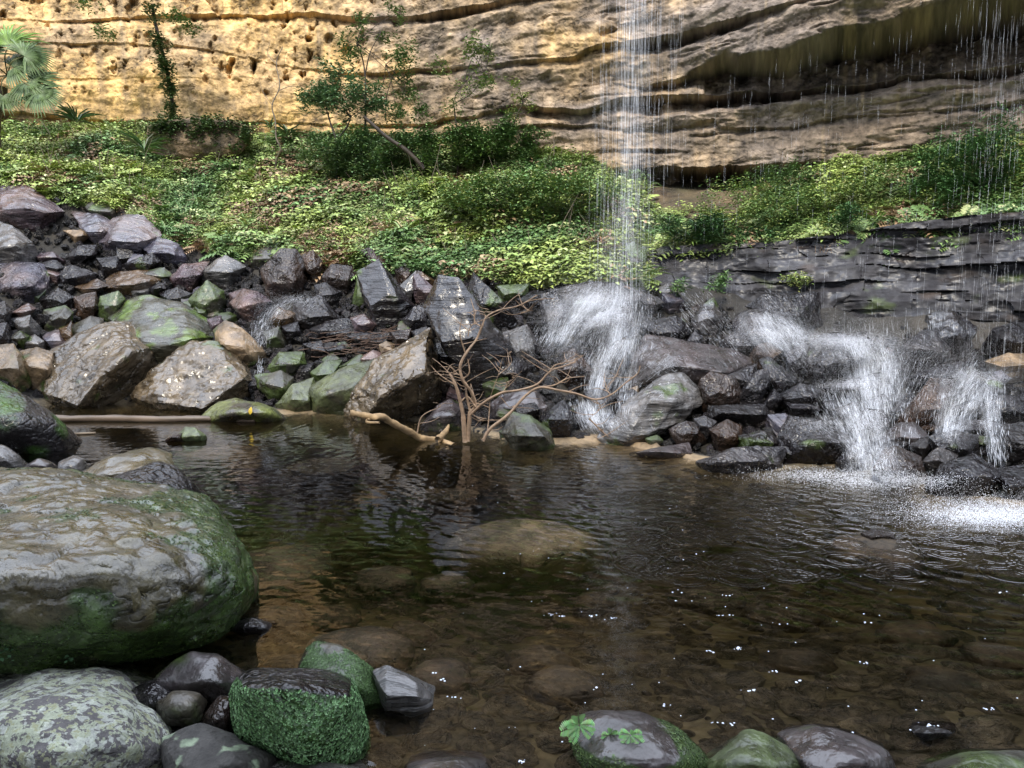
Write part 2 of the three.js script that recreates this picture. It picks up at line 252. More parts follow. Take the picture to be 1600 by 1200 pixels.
// ------------------------------------------------------------------ rocks
function refine(g0, L) { // split edges longer than L, keeping the mesh watertight
  let v = Array.from(g0.attributes.position.array), f = Array.from(g0.index.array);
  for (let pass = 0; pass < 9; pass++) {
    const mid = new Map(), out = []; let any = false;
    const len2 = (a, b) => { const x = v[3 * a] - v[3 * b], y = v[3 * a + 1] - v[3 * b + 1], z = v[3 * a + 2] - v[3 * b + 2]; return x * x + y * y + z * z; };
    const m = (a, b) => { if (len2(a, b) <= L * L) return -1; const k = a < b ? a * 4194304 + b : b * 4194304 + a; let r = mid.get(k); if (r === undefined) { r = v.length / 3; v.push((v[3 * a] + v[3 * b]) / 2, (v[3 * a + 1] + v[3 * b + 1]) / 2, (v[3 * a + 2] + v[3 * b + 2]) / 2); mid.set(k, r); } return r; };
    for (let i = 0; i < f.length; i += 3) {
      let a = f[i], b = f[i + 1], c = f[i + 2], ab = m(a, b), bc = m(b, c), ca = m(c, a); const n = (ab >= 0) + (bc >= 0) + (ca >= 0);
      if (!n) { out.push(a, b, c); continue; } any = true;
      if (n === 3) { out.push(a, ab, ca, ab, b, bc, ca, bc, c, ab, bc, ca); continue; }
      for (let k = 0; k < 3; k++) { // rotate so that ab is split (n=1) or ca is not (n=2)
        if (n === 1 ? ab >= 0 : ca < 0) break;
        [a, b, c, ab, bc, ca] = [b, c, a, bc, ca, ab];
      }
      if (n === 1) out.push(a, ab, c, ab, b, c); else out.push(ab, b, bc, a, ab, bc, a, bc, c);
    }
    f = out; if (!any) break;
  }
  return { v: new Float32Array(v), f: new Uint32Array(f) };
}
function neighbours(m) { const n = m.v.length / 3, nb = Array.from({ length: n }, () => []); for (let i = 0; i < m.f.length; i += 3) { const [a, b, c] = [m.f[i], m.f[i + 1], m.f[i + 2]]; nb[a].push(b, c); nb[b].push(c, a); nb[c].push(a, b); } return nb; }
function smooth(m, its, lam = 0.5) { const nb = neighbours(m); for (let k = 0; k < its; k++) { const o = new Float32Array(m.v.length); for (let i = 0; i < nb.length; i++) { const q = nb[i]; let x = 0, y = 0, z = 0; for (const j of q) { x += m.v[3 * j]; y += m.v[3 * j + 1]; z += m.v[3 * j + 2]; } const l = lam / (q.length || 1); o[3 * i] = m.v[3 * i] * (1 - lam) + x * l; o[3 * i + 1] = m.v[3 * i + 1] * (1 - lam) + y * l; o[3 * i + 2] = m.v[3 * i + 2] * (1 - lam) + z * l; } m.v = o; } }
const toGeo = (m) => { const g = new THREE.BufferGeometry(); g.setAttribute('position', new THREE.BufferAttribute(m.v, 3)); g.setIndex(new THREE.BufferAttribute(m.f, 1)); return g; };
const PAL = { // [base, second colour, second share, material, moss amount]
  dark: [[0.011, 0.009, 0.011], [0.022, 0.019, 0.019], 'gloss', 0.1], purple: [[0.075, 0.052, 0.062], [0.125, 0.08, 0.068], 'slab', 0.08], blue: [[0.066, 0.064, 0.088], [0.13, 0.1, 0.1], 'slab', 0.05],
  brown: [[0.085, 0.05, 0.022], [0.05, 0.036, 0.03], 'slab', 0.1], rust: [[0.031, 0.021, 0.017], [0.052, 0.029, 0.017], 'gloss', 0.1], olive: [[0.046, 0.044, 0.031], [0.061, 0.052, 0.037], 'damp', 0.55], moss: [[0.039, 0.041, 0.029], [0.052, 0.049, 0.032], 'damp', 0.85],
  pale: [[0.13, 0.098, 0.06], [0.085, 0.068, 0.047], 'wet', 0.22], grey: [[0.079, 0.077, 0.077], [0.117, 0.108, 0.103], 'slab', 0.08], tan: [[0.220, 0.153, 0.086], [0.122, 0.092, 0.055], 'damp', 0.2], shine: [[0.028, 0.026, 0.030], [0.062, 0.056, 0.056], 'gloss', 0.03],
  boulder: [[0.075, 0.064, 0.03], [0.1, 0.082, 0.05], 'wet', 0.5], lichen: [[0.061, 0.058, 0.054], [0.079, 0.072, 0.065], 'dry', 0.05], bed: [[0.108, 0.071, 0.041], [0.071, 0.054, 0.032], 'dry', 0], plum: [[0.066, 0.054, 0.056], [0.042, 0.037, 0.036], 'wet', 0.35],
};
let rockSeed = 1;
function finishRock(hull, o) { // hull: world points -> mesh geometry local to base
  const box = new THREE.Box3().setFromPoints(hull), sz = box.getSize(V()), size = Math.cbrt(sz.x * sz.y * sz.z), base = V((box.min.x + box.max.x) / 2, box.min.y, (box.min.z + box.max.z) / 2);
  const mid = box.getCenter(V()).sub(base), gr = o.round ? 1.06 : 1.035; let g = new ConvexGeometry(hull.map((p) => p.clone().sub(base).sub(mid).multiplyScalar(gr).add(mid))); g.deleteAttribute('normal'); g.deleteAttribute('uv'); g = mergeVertices(g, 1e-4);
  const L = o.L ?? Math.max(0.022, size / 18), sd = (o.seed ?? rockSeed++) * 3.71;
  let m = refine(g, Math.max(L * 2.2, size / 9)); if (o.round) smooth(m, o.round, 0.5);
  m = refine(toGeo(m), L); smooth(m, o.sharp ?? 1, 0.5);
  g = toGeo(m); g.computeVertexNormals();
  const nrm = g.attributes.normal, v = m.v, moss = new Float32Array(v.length / 3), pal = PAL[o.c ?? 'dark'], col = new Float32Array(v.length);
  const la = V(rr(-0.4, 0.4), 1, rr(-0.2, 0.6)).normalize(), amp = o.amp ?? 1, f1 = 1.3 / size;
  for (let i = 0; i < v.length / 3; i++) {
    const x = v[3 * i], y = v[3 * i + 1], z = v[3 * i + 2], nx = nrm.getX(i), ny = nrm.getY(i), nz = nrm.getZ(i);
    const lam = (x * la.x + y * la.y + z * la.z);
    let d = size * (o.round ? 0.075 : 0.05) * fbm(x * f1, y * f1 + sd, z * f1, 3) + Math.min(0.03, size * 0.03) * fbm(x * 7, y * 7 + sd, z * 7, 3);
    const st = fbm(x * 2.2, lam * 9 + sd, z * 2.2, 2); d += (o.round ? 0.1 : o.lam ?? 0.45) * Math.min(0.03, size * 0.03) * Math.sign(st) * Math.min(1, Math.abs(st) * 6) * (1 - Math.abs(nx * la.x + ny * la.y + nz * la.z));
    if (o.crack) d -= o.crack * (sst(0.05, 0, Math.abs(fbm(x * 1.3, y * 1.9 + sd, z * 1.3, 4))) + 0.5 * sst(0.03, 0, Math.abs(fbm(x * 3.1, y * 3.1 + sd, z * 3.1 + 4, 3))));
    d *= amp; v[3 * i] += nx * d; v[3 * i + 1] += ny * d; v[3 * i + 2] += nz * d;
    const X = x + base.x, Y = y + base.y, Z = z + base.z, n = fbm(X * 1.7, Y * 1.7 + sd, Z * 1.7, 4), n2 = fbm(X * 8, Y * 8, Z * 8 + sd, 3), k = sst(-0.15, 0.3, n);
    let c = [0, 1, 2].map((q) => mix(pal[0][q], pal[1][q], k) * (1 + 0.7 * n2));
    const mm = o.moss ?? pal[3], mk = mm > 0 ? sst(0.02, 0.16, fbm(X * 2.6, Y * 2.6 + 7 + sd, Z * 2.6, 5) + (mm - 0.5) * 0.75 + (o.mossAt ? o.mossAt(X, Y, Z, nx, ny, nz) : 0)) : 0; moss[i] = mk;
    const gcol = o.mossCol ?? [0.055, 0.085, 0.02], gv = 1 + 0.9 * fbm(X * 14, Y * 14, Z * 14, 2);
    c = c.map((q, j) => mix(q, gcol[j] * gv, mk * 0.92));
    if (o.paint) c = o.paint(c, X, Y, Z, nx, ny, nz);
    col[3 * i] = Math.max(0.004, c[0]); col[3 * i + 1] = Math.max(0.004, c[1]); col[3 * i + 2] = Math.max(0.004, c[2]);
  }
  g.setAttribute('color', new THREE.BufferAttribute(col, 3)); g.setAttribute('moss', new THREE.BufferAttribute(moss, 1)); g.deleteAttribute('normal');
  g = toCreasedNormals(g, o.round ? 0.9 : 0.45);
  const p = g.attributes.position, uv = new Float32Array(p.count * 2), A = V(), B = V(), C = V(), us = 1 / (o.tex ?? 0.9);
  for (let i = 0; i < p.count; i += 3) {
    A.fromBufferAttribute(p, i); B.fromBufferAttribute(p, i + 1).sub(A); C.fromBufferAttribute(p, i + 2).sub(A); B.cross(C); const ax = Math.abs(B.x), ay = Math.abs(B.y), az = Math.abs(B.z);
    for (let j = 0; j < 3; j++) { const x = p.getX(i + j) + sd, y = p.getY(i + j), z = p.getZ(i + j); const [s, t] = ay > ax && ay > az ? [x, z] : ax > az ? [z, y] : [x, y]; uv[2 * (i + j)] = s * us; uv[2 * (i + j) + 1] = t * us; }
  }
  g.setAttribute('uv', new THREE.BufferAttribute(uv, 2));
  const mesh = new THREE.Mesh(g, M[o.mat ?? pal[2]]); mesh.position.copy(base); return mesh;
}
const ZONE = { 0: [0, 0, 1], 4: [0, 250, 2.963], 5: [360, 350, 2.963], 6: [800, 400, 3.53], 7: [1160, 400, 3] };
const rocks = [];
function rock(zone, poly, label, c = 'dark', o = {}) {
  const [ox, oy, sc] = ZONE[zone], pts = poly.trim().split(/\s+/).map((s) => { const a = s.split(',').map(Number); return [ox + a[0] / sc, oy + a[1] / sc, a[2]]; });
  if (zone) { const gx = pts.reduce((q, p) => q + p[0], 0) / pts.length, gy = pts.reduce((q, p) => Math.max(q, p[1]), 0), e = zone > 5 ? 1.1 : 1.07; for (const p of pts) { p[0] = gx + (p[0] - gx) * e; p[1] = gy + (p[1] - gy) * e; } }
  reseed(rockSeed * 13 + 5);
  const X = pts.map((p) => p[0]), Y = pts.map((p) => p[1]), x0 = Math.min(...X), x1 = Math.max(...X), y0 = Math.min(...Y), y1 = Math.max(...Y);
  const low = pts.filter((p) => p[1] > y1 - 2)[0], D0 = o.D ?? groundHit(low[0], Math.min(y1, 1199 + 60)) + (o.dd ?? 0), m = D0 / F, W = (x1 - x0) * m, Hh = (y1 - y0) * m, S = Math.min(W, Hh * 1.6), k = o.k ?? 0.9, T = o.t ?? 0.55 * S + 0.08;
  const depth = (px, py) => { const t = (y1 - py) / Math.max(1, y1 - y0), u = (px - (x0 + x1) / 2) / Math.max(1, (x1 - x0) / 2); return (t < 0.35 ? 0.1 * Hh * (1 - t / 0.35) : k * Hh * (t - 0.35)) + (o.side ?? 0.22) * W * u * u; };
  const hull = [], cx = (x0 + x1) / 2, cy = (y0 + y1) / 2;
  for (const [px, py, dz] of pts) {
    const d = dz !== undefined ? dz : depth(px, py), p = P(px, py, D0 + d); hull.push(p);
    const bk = P(cx + (px - cx) * 0.86, cy + (py - cy) * 0.86, D0 + d + T); hull.push(bk.setY(Math.min(bk.y, p.y - 0.12 * Hh)));
    if (py > y1 - 0.3 * (y1 - y0)) hull.push(V(p.x * 0.97 + P(cx, py, D0).x * 0.03, p.y - 0.22 * Hh - 0.05, p.z - 0.12 * W), V(p.x, p.y - 0.2 * Hh, p.z - T * 0.8));
  }
  const ridgePts = o.r ? o.r.map(([x, y, d]) => [ox + x / sc, oy + y / sc, d]) : [0, 1, 2].map((i) => [cx + (x1 - x0) * (i - 1 + rr(-0.4, 0.4)) * 0.22, y1 - (y1 - y0) * rr(0.28, 0.5), -rr(0.03, 0.14) * S + depth(cx, y1 - 0.35 * (y1 - y0))]);
  for (const [px, py, d] of ridgePts) hull.push(P(px, py, D0 + d));
  const mesh = finishRock(hull, { c, seed: rockSeed++, ...o });
  put(mesh, o.n ?? 'rock', label, o.cat ?? 'rock', o.g, 'thing'); rocks.push(mesh); return mesh;
}
// --- rockfall on the left, below the green slope
const adj = { dark: 'black', purple: 'purple-grey', rust: 'rust-brown', moss: 'moss-green', olive: 'olive', grey: 'pale grey', brown: 'brown', tan: 'tan', shine: 'glossy grey' };
const small = (z, p, c = 'dark', o) => rock(z, p, `angular ${adj[c]} stone wedged between slabs of the left rockfall`, c, { n: 'rockfall_stone', g: `angular ${adj[c]} stones wedged in the left rockfall`, ...o }), smallC = (z, p, c = 'dark', o) => rock(z, p, `angular wet ${adj[c]} stone wedged between the cascade boulders`, c, { n: 'cascade_stone', g: `angular wet ${adj[c]} stones between the cascade boulders`, ...o });
rock(4, '-60,120 0,105 130,140 180,200 290,240 130,312 0,275 -60,280', 'large purple-grey slab lying on the slope under the fan palm', 'purple', { k: 1.6, n: 'stone_slab' });
rock(4, '-60,300 0,300 60,320 140,390 110,450 60,480 -60,480', 'pale pinkish broken slab just below the large purple-grey slab', 'grey', { k: 1.3, n: 'stone_slab', moss: 0 });
rock(4, '370,200 440,190 555,210 520,275 400,228', 'flat mossy grey block lying on the edge of the greenery', 'olive', { k: 1.4, moss: 0.5 });
rock(4, '225,180 250,155 285,175 265,205 235,195', 'small square grey block sitting in grass by the palm slope', 'grey', {});
rock(4, '340,250 440,255 520,290 515,330 450,370 380,320', 'bluish cracked slab forming the upper end of the long slab', 'blue', { k: 1.3, n: 'stone_slab' });
rock(4, '525,280 580,265 660,272 735,340 735,360 620,436 455,388 470,335', 'long blue-grey slab with a splintered lower edge', 'blue', { k: 1.3, n: 'stone_slab' });
rock(4, '640,380 735,365 825,395 850,450 800,475 700,442', 'striated grey slab at the lower right end of the long blue slab', 'blue', { k: 1.2, n: 'stone_slab' });
rock(4, '-60,490 60,488 170,490 222,512 215,600 180,645 90,650 -60,650', 'big squared block with a blue-sheened wet top', 'blue', { k: 1.2, mat: 'gloss' });
rock(4, '270,515 330,488 440,530 400,572 290,578', 'whitish crumbly wet stone between the dark slabs', 'shine', { k: 1.2, amp: 1.6 });
rock(4, '465,605 530,530 640,518 755,515 770,555 680,600 600,622', 'rust-brown tilted slab with a thin front edge', 'brown', { k: 1.5, n: 'stone_slab' });
rock(4, '350,590 450,552 500,585 410,618', 'thin brown flake lying left of the rust-brown slab', 'brown', { k: 1.3 });
rock(4, '560,490 700,432 738,475 640,522 580,525', 'dark wedge of slab propped under the striated grey slab', 'dark', { k: 0.6 });
rock(4, '790,550 850,490 965,478 930,540 860,588 800,578', 'glossy purple stone left of the pale tilted slab', 'purple', { mat: 'gloss' });
rock(4, '930,525 1040,450 1100,480 1130,500 1040,570 940,545', 'pale grey tilted slab with a flat face towards the pool', 'grey', { k: 0.8, n: 'stone_slab' });
rock(4, '1140,500 1180,440 1290,388 1335,412 1290,440 1210,520', 'thin mossy-topped slab leaning on the big brown block', 'olive', { k: 0.8, dd: 0.2 });
rock(4, '1212,520 1300,432 1365,430 1405,490 1400,595 1330,635 1240,605', 'big wet brown block under the green bank', 'rust', { k: 0.5 });
rock(4, '1390,455 1450,425 1500,480 1502,520 1460,555 1420,515', 'leaning dark slab right of the big wet brown block', 'rust', { k: 0.5 });
rock(5, '425,250 470,195 560,200 582,240 530,305 450,282', 'squat red-brown wet block beside the mossy sliver', 'rust', {});
rock(5, '390,290 440,280 512,316 470,372 400,345', 'dark wedge-shaped block under the red-brown wet block', 'dark', {});
rock(4, '1065,670 1130,605 1190,618 1248,660 1170,732', 'rounded wet purple stone left of the little spout', 'purple', { mat: 'gloss' });
rock(4, '1240,748 1290,685 1365,715 1340,752 1270,772', 'little brown tent-shaped stone in the spout', 'brown', { mat: 'gloss' });
rock(4, '1360,670 1480,640 1540,720 1580,745 1440,785 1370,752', 'dark grey slab behind the tent-shaped stone', 'dark', { k: 1.2 });
rock(4, '1455,795 1520,750 1640,740 1660,770 1600,805 1480,840', 'flat dark slab jutting over the twig heap', 'dark', { k: 1 });
rock(4, '458,715 465,640 545,618 575,650 540,702 500,738', 'small upright mossy square block', 'moss', { k: 0.4 });
rock(4, '880,655 960,568 1030,620 1020,692 940,722', 'mossy dark block with a pointed top beside bright grass', 'moss', { k: 0.6 });
rock(4, '510,745 600,672 700,655 830,690 960,760 978,830 860,862 790,880 715,970 660,900 600,800', 'broad dark slab streaked with bright green moss', 'moss', { k: 1.5, n: 'stone_slab', moss: 0.5, mossCol: [0.085, 0.14, 0.02], mat: 'slab' });
rock(4, '180,1050 250,900 360,830 480,778 580,778 640,830 690,885,0.55 714,985,0.6 600,1092,0.45 360,1134,-0.1 225,1105', 'big smooth brown boulder with a sharp diagonal edge at the water', 'pale', { n: 'boulder', r: [[600, 893, -0.1], [585, 900, -0.12], [470, 1000, -0.35], [362, 1128, -0.5], [230, 1085, -0.15]], k: 1.1, moss: 0.14, L: 0.032, crack: 0.02 });
rock(4, '635,1092 720,1000 800,930 890,860 980,868 1080,922 1130,1000,0.15 1190,1032,0.6 1180,1112,0.6 930,1152,0 760,1132', 'big pitted brown boulder beside the one with a sharp diagonal edge', 'pale', { n: 'boulder', r: [[1120, 1010, -0.15], [1010, 1080, -0.3], [935, 1146, -0.45], [760, 1120, -0.2]], k: 1.1, amp: 1.7, moss: 0.15, L: 0.035 });
rock(4, '995,800 1050,758 1130,800 1212,890 1205,945 1120,925 1010,855', 'rust-topped stone with a dark undercut right of the pitted boulder', 'tan', { k: 1.1, moss: 0.4 });
rock(4, '1240,965 1310,920 1405,898 1400,962 1330,992 1260,988', 'wet mossy stone under the twig heap', 'moss', {});
rock(4, '1190,1005 1300,983 1352,1010 1330,1062 1260,1094 1200,1055', 'mossy stone with a rusty top by the trickle', 'moss', { moss: 0.5 });
rock(5, '218,835 290,750 382,718 385,862 300,868', 'pale green angular stone left of the pointed white-faced boulder', 'moss', { mossCol: [0.1, 0.12, 0.05] });
rock(0, '315,650 340,630 365,622 400,628 425,638 441,655 420,661 330,661', 'low flat mossy boulder lying in the still shallows', 'olive', { n: 'boulder', k: 2.2, round: 2, mossCol: [0.11, 0.13, 0.03] });
rock(4, '-40,870 60,866 80,900 122,992 60,1042 -40,1035', 'mossy rounded stone with a sandy top at the rockfall edge', 'tan', { moss: 0.5 });
rock(4, '100,895 170,880 242,900 212,992 140,1032 108,955', 'tan broken stone left of the sharp-edged boulder', 'tan', { moss: 0.15 });
small(4, '40,712 130,668 165,690 100,724', 'purple'); rock(4, '55,742 140,722 168,792 110,804', 'small white-faced flat stone in the left rockfall', 'grey', { k: 1.0 });
small(4, '190,655 270,598 335,640 322,692 230,684', 'dark'); small(4, '345,640 440,618 458,682 420,722 350,732', 'rust'); small(4, '205,700 300,680 335,712 280,764 210,774', 'olive');
rock(4, '330,775 420,730 474,742 474,792 380,824 330,844', 'brownish block with a yellow-green lichen spot', 'olive', { moss: 0.3, mossCol: [0.2, 0.2, 0.03] });
rock(4, '190,815 270,790 302,862 260,884 200,836', 'bluish flat chip stone above the sharp-edged boulder', 'blue', {}); small(4, '95,846 160,808 204,842 180,874 120,874', 'grey'); small(4, '268,775 330,750 342,832 290,854', 'brown'); small(4, '28,826 90,794 134,816 100,848 40,848', 'olive');
small(4, '-40,680 20,660 50,700 10,760 -40,760', 'dark'); small(4, '-40,770 30,760 40,830 -40,850', 'dark');
small(4, '822,664 890,655 894,712 830,704', 'moss'); small(4, '902,676 962,680 952,734 900,724', 'moss'); small(4, '740,622 820,594 882,622 850,662 780,672', 'dark');
small(4, '608,606 692,594 684,628 620,628', 'grey'); small(4, '690,594 762,568 766,600 700,618', 'dark'); small(4, '370,400 440,398 444,442 330,472 308,452', 'dark'); small(4, '150,440 240,428 294,470 190,466', 'purple');
small(4, '300,330 390,325 420,352 350,372', 'tan'); small(4, '190,480 260,470 300,500 230,520', 'dark'); small(4, '450,460 540,450 560,510 480,530', 'dark'); small(4, '650,520 760,500 800,540 720,560', 'olive');
small(4, '1308,775 1380,752 1388,802 1330,834', 'dark'); small(4, '1220,800 1290,780 1310,840 1240,860', 'moss');
small(4, '960,740 1020,725 1040,770 980,790', 'purple', { mat: 'gloss' });
// --- middle of the rockfall
rock(5, '595,240 690,184 790,310 842,390 800,432 710,478 680,430 620,320', 'tall dark slab leaning steeply under the green bank', 'dark', { k: 0.45, n: 'stone_slab', mat: 'slab' });
rock(5, '560,412 590,238 640,330 652,402', 'narrow mossy sliver propped behind the tall dark slab', 'moss', { k: 0.3, dd: 0.2 });
rock(5, '765,218 810,190 862,220 820,268 780,282', 'brown cap stone atop the pale upright flake', 'rust', {});
rock(5, '785,292 858,225 862,262 830,362 800,332', 'pale upright flake right of the tall dark slab', 'grey', { k: 0.3 });
rock(5, '850,242 872,236 952,310 932,352 860,334 845,292', 'grey leaning plate right of the pale upright flake', 'purple', { k: 0.4 });
rock(5, '610,130 650,118 770,205 760,225 700,190', 'thin splinter of rock sticking out of the bank', 'rust', { k: 0.5, t: 0.15 });
rock(5, '860,218 890,225 955,270 940,285 890,262', 'thin brown plate poking from the green bank', 'brown', { k: 0.5, t: 0.15 });
rock(5, '905,400 975,278 1060,290 1140,400 1180,480 1288,590 1245,722 1180,725 1060,605 940,482', 'huge dark leaning slab behind the dead branch', 'dark', { k: 0.35, n: 'stone_slab', mat: 'slab', dd: -0.2 });
rock(5, '1100,312 1130,238 1180,290 1250,390 1322,450 1312,492 1230,452 1150,422', 'dark jagged slab with a mossy left side at the bank foot', 'dark', { k: 0.4, moss: 0.4 });
rock(5, '380,765 500,690 670,638 660,720 560,850 520,884 390,872', 'smooth green-filmed boulder face left of the pointed pale boulder', 'moss', { n: 'boulder', k: 1.0, round: 1, mossCol: [0.065, 0.08, 0.03] });
rock(5, '540,862 600,760 680,650 820,568 912,518 935,600,0.35 985,780,0.6 950,850,0.6 840,892,0.5 650,888,-0.1', 'pointed pale-faced boulder with a dark undercut side', 'pale', { n: 'boulder', r: [[905, 530, 0.1], [893, 690, -0.35], [790, 730, -0.4], [700, 800, -0.4], [640, 880, -0.3]], k: 0.8, moss: 0.08, dd: -0.15, L: 0.032, crack: 0.03 });
rock(5, '370,695 440,640 512,638 480,692 420,732', 'mossy stone above the green-filmed boulder', 'moss', {});
rock(5, '180,662 230,600 332,598 345,652 260,692', 'dark green stone below the twig heap', 'moss', {});
rock(5, '508,662 600,610 645,640 560,692', 'flat green stone behind the pointed boulder', 'moss', {});
rock(5, '585,628 660,588 702,602 680,642 620,654', 'purple-brown stone behind the pointed boulder', 'purple', {});
rock(5, '690,562 720,546 762,560 740,604 700,604', 'small pale stone perched behind the pointed boulder', 'tan', {});
small(5, '748,505 832,488 836,552 770,556', 'rust'); small(5, '800,445 850,388 912,380 902,452 830,482', 'shine'); small(5, '540,520 640,500 700,520 620,560', 'dark'); small(5, '560,440 620,420 680,470 640,500 580,490', 'purple');
small(5, '0,330 60,315 160,360 140,400 40,420', 'purple', { mat: 'gloss' }); small(5, '340,560 420,545 470,590 380,610', 'dark'); small(5, '420,560 520,550 560,590 470,610', 'dark'); small(5, '840,500 910,480 940,540 870,545', 'dark'); small(5, '1000,740 1060,700 1100,760 1030,800', 'dark');
rock(5, '370,492 450,450 560,448 545,492 460,522 390,534', 'blunt dark block above the twig heap', 'dark', {});
rock(5, '940,560 1010,558 1065,640 1000,668 950,640', 'wet dark stone in the gap under the huge leaning slab', 'dark', {});
rock(5, '890,935 960,850 1020,818 1068,850 1062,958 960,960', 'wet mossy stone standing in the pool behind the dead branch', 'plum', { k: 1.2, moss: 0.55 });
rock(5, '1262,975 1310,880 1390,900 1470,960 1494,1032 1440,1048 1330,1022', 'wedge of mossy stone in the pool at the sand bar', 'olive', { k: 1.0 });
rock(5, '1450,922 1490,860 1540,830 1592,880 1572,962 1480,978', 'small green-based stone left of the white trickle', 'dark', { moss: 0.4 });
rock(5, '1210,835 1260,790 1400,788 1492,830 1455,892 1380,884 1220,904', 'rough purplish boulder under the dead branch', 'plum', { moss: 0.05, amp: 2, n: 'boulder' });
rock(5, '1130,640 1200,745 1350,722 1400,660 1290,590', 'black rock in the hollow below the huge leaning slab', 'dark', { k: 0.3 });
rock(5, '1290,512 1370,483 1402,580 1412,655 1330,602', 'wet grey plate beside the waterfall pool', 'grey', { mat: 'gloss' });
rock(5, '1250,222 1390,190 1392,272 1262,292', 'mossy square block at the bank foot left of the falls', 'moss', { k: 0.3, dd: 0.1 });
rock(5, '1385,252 1420,190 1535,190 1535,282 1400,292', 'mossy square block under ferns beside the falls', 'moss', { k: 0.3, dd: 0.1 });
rock(5, '1240,292 1380,280 1372,342 1260,362', 'lower mossy block under the bank left of the falls', 'moss', { k: 0.3 });
// --- landing of the falls
rock(6, '165,235 240,205 312,310 272,432 182,385', 'dark shoulder of rock left of the bright landing ledge', 'shine', { k: 0.4 });
rock(6, '230,195 450,160 620,170 720,232 620,300 370,335 300,335', 'broad wet ledge rock where the main fall lands', 'shine', { k: 1.3, n: 'boulder' });
rock(6, '355,402 520,312 645,290 645,400 520,474 380,445', 'grey wet rock right under the main fall landing', 'shine', { k: 0.9, dd: -0.1 });
rock(6, '505,615 560,490 632,460 638,540 590,652 540,655', 'upright black pointed stone splitting the white trickle', 'dark', { k: 0.4, dd: -0.2 });
rock(6, '718,405 740,370 900,345 972,400 978,432 890,484 840,455', 'dark wedge block right of the main fall landing', 'dark', { k: 0.7 });
rock(6, '1000,362 1060,280 1110,250 1152,340 1120,422 1060,442 1010,412', 'rippled grey wet stone behind the dark wedge block', 'shine', { mat: 'slab' });
rock(6, '690,592 760,470 900,488 1180,540 1300,600 1200,662 950,664 820,742 700,702', 'broad flat wet slab running with thin water', 'plum', { k: 1.8, n: 'stone_slab', moss: 0, dd: -0.1 });
rock(0, '1145,510 1152,492 1180,485 1220,490 1253,513 1263,537 1220,552 1170,546 1150,530', 'smooth domed rock veiled in white spray', 'shine', { k: 1.0, round: 2, n: 'boulder' });
rock(6, '1185,462 1250,418 1322,450 1352,500 1300,542 1200,524', 'wet grey stone left of the domed spray rock', 'shine', {});
rock(6, '518,1002 590,910 660,820 740,768 830,700 920,680 962,710 1012,760 1012,832 940,902 760,984 670,1024', 'large striated grey slab with a vertical crack tilting into the pool', 'grey', { n: 'stone_slab', k: 0.7, mat: 'slab', L: 0.03, moss: 0.22, side: 0.05, r: [[760, 800, -0.12], [640, 1000, -0.18], [900, 800, -0.1], [800, 960, -0.16]] });
rock(6, '1048,695 1100,655 1220,680 1254,760 1244,812 1130,834 1060,794', 'brown-black cubic block beside the striated slab', 'rust', { k: 0.5 });
rock(6, '1120,832 1380,826 1412,880 1340,912 1105,902', 'long low dark stone under the cubic block', 'dark', {});
rock(6, '1318,585 1360,500 1420,488 1482,540 1385,604', 'rust-brown stone poking up left of the cascade', 'brown', { mat: 'gloss' });
rock(6, '1195,664 1340,608 1345,660 1260,732 1220,694', 'glossy shelf stone over the cubic block', 'shine', {});
rock(6, '1375,592 1420,578 1560,690 1556,732 1500,764 1440,704', 'dark bar-shaped stone leaning down to the right of the rust stone', 'dark', { k: 0.5 });
rock(6, '1255,795 1350,650 1402,640 1422,700 1352,804', 'white-sheened sliver leaning on the cubic block', 'shine', { k: 0.5 });
smallC(6, '1388,824 1450,740 1484,800 1430,844'); smallC(6, '878,964 960,918 1042,930 1064,1022 940,1034', 'rust'); smallC(6, '1095,964 1190,918 1254,950 1264,1024 1150,1054', 'rust'); smallC(6, '1010,905 1060,890 1120,920 1080,970 1030,960', 'shine'); smallC(6, '740,1010 800,990 830,1020 780,1035', 'moss');
smallC(6, '800,185 860,158 894,210 840,238', 'grey'); smallC(6, '640,740 690,722 700,760 650,770', 'tan'); smallC(6, '480,640 520,600 560,690 500,720'); smallC(6, '970,470 1010,420 1050,450 1000,500', 'shine'); smallC(6, '400,760 470,740 560,790 520,860 420,850'); smallC(6, '560,780 660,740 700,770 620,830'); smallC(6, '700,240 760,220 830,260 760,300', 'shine');
rock(6, '695,1088 800,1062 960,1038 980,1090 900,1114 760,1110', 'low flat dark stone at the water edge of the sand bar', 'plum', { k: 1.8, moss: 0.1 });
rock(0, '1085,722 1117,712 1140,703 1168,697 1202,703 1225,700 1224,730 1200,734 1154,739 1120,733', 'blue-white gleaming stone at the pool edge', 'shine', { k: 0.9, amp: 1.8, n: 'boulder' });
rock(6, '256,642 292,560 340,528 442,640 432,692 330,694', 'brown stone caught among the dead branches', 'rust', {});
rock(6, '-40,430 80,398 132,500 112,565 -40,515', 'dark round stone behind the dead branches', 'shine', {});
rock(0, '960,412 965,392 990,378 1010,388 1008,408 988,424 970,424', 'round dark stone behind the falling water', 'olive', { dd: -0.2 });
rock(0, '1008,405 1035,402 1038,418 1018,426', 'small brown stone behind the falling water on the ledge', 'rust', {});
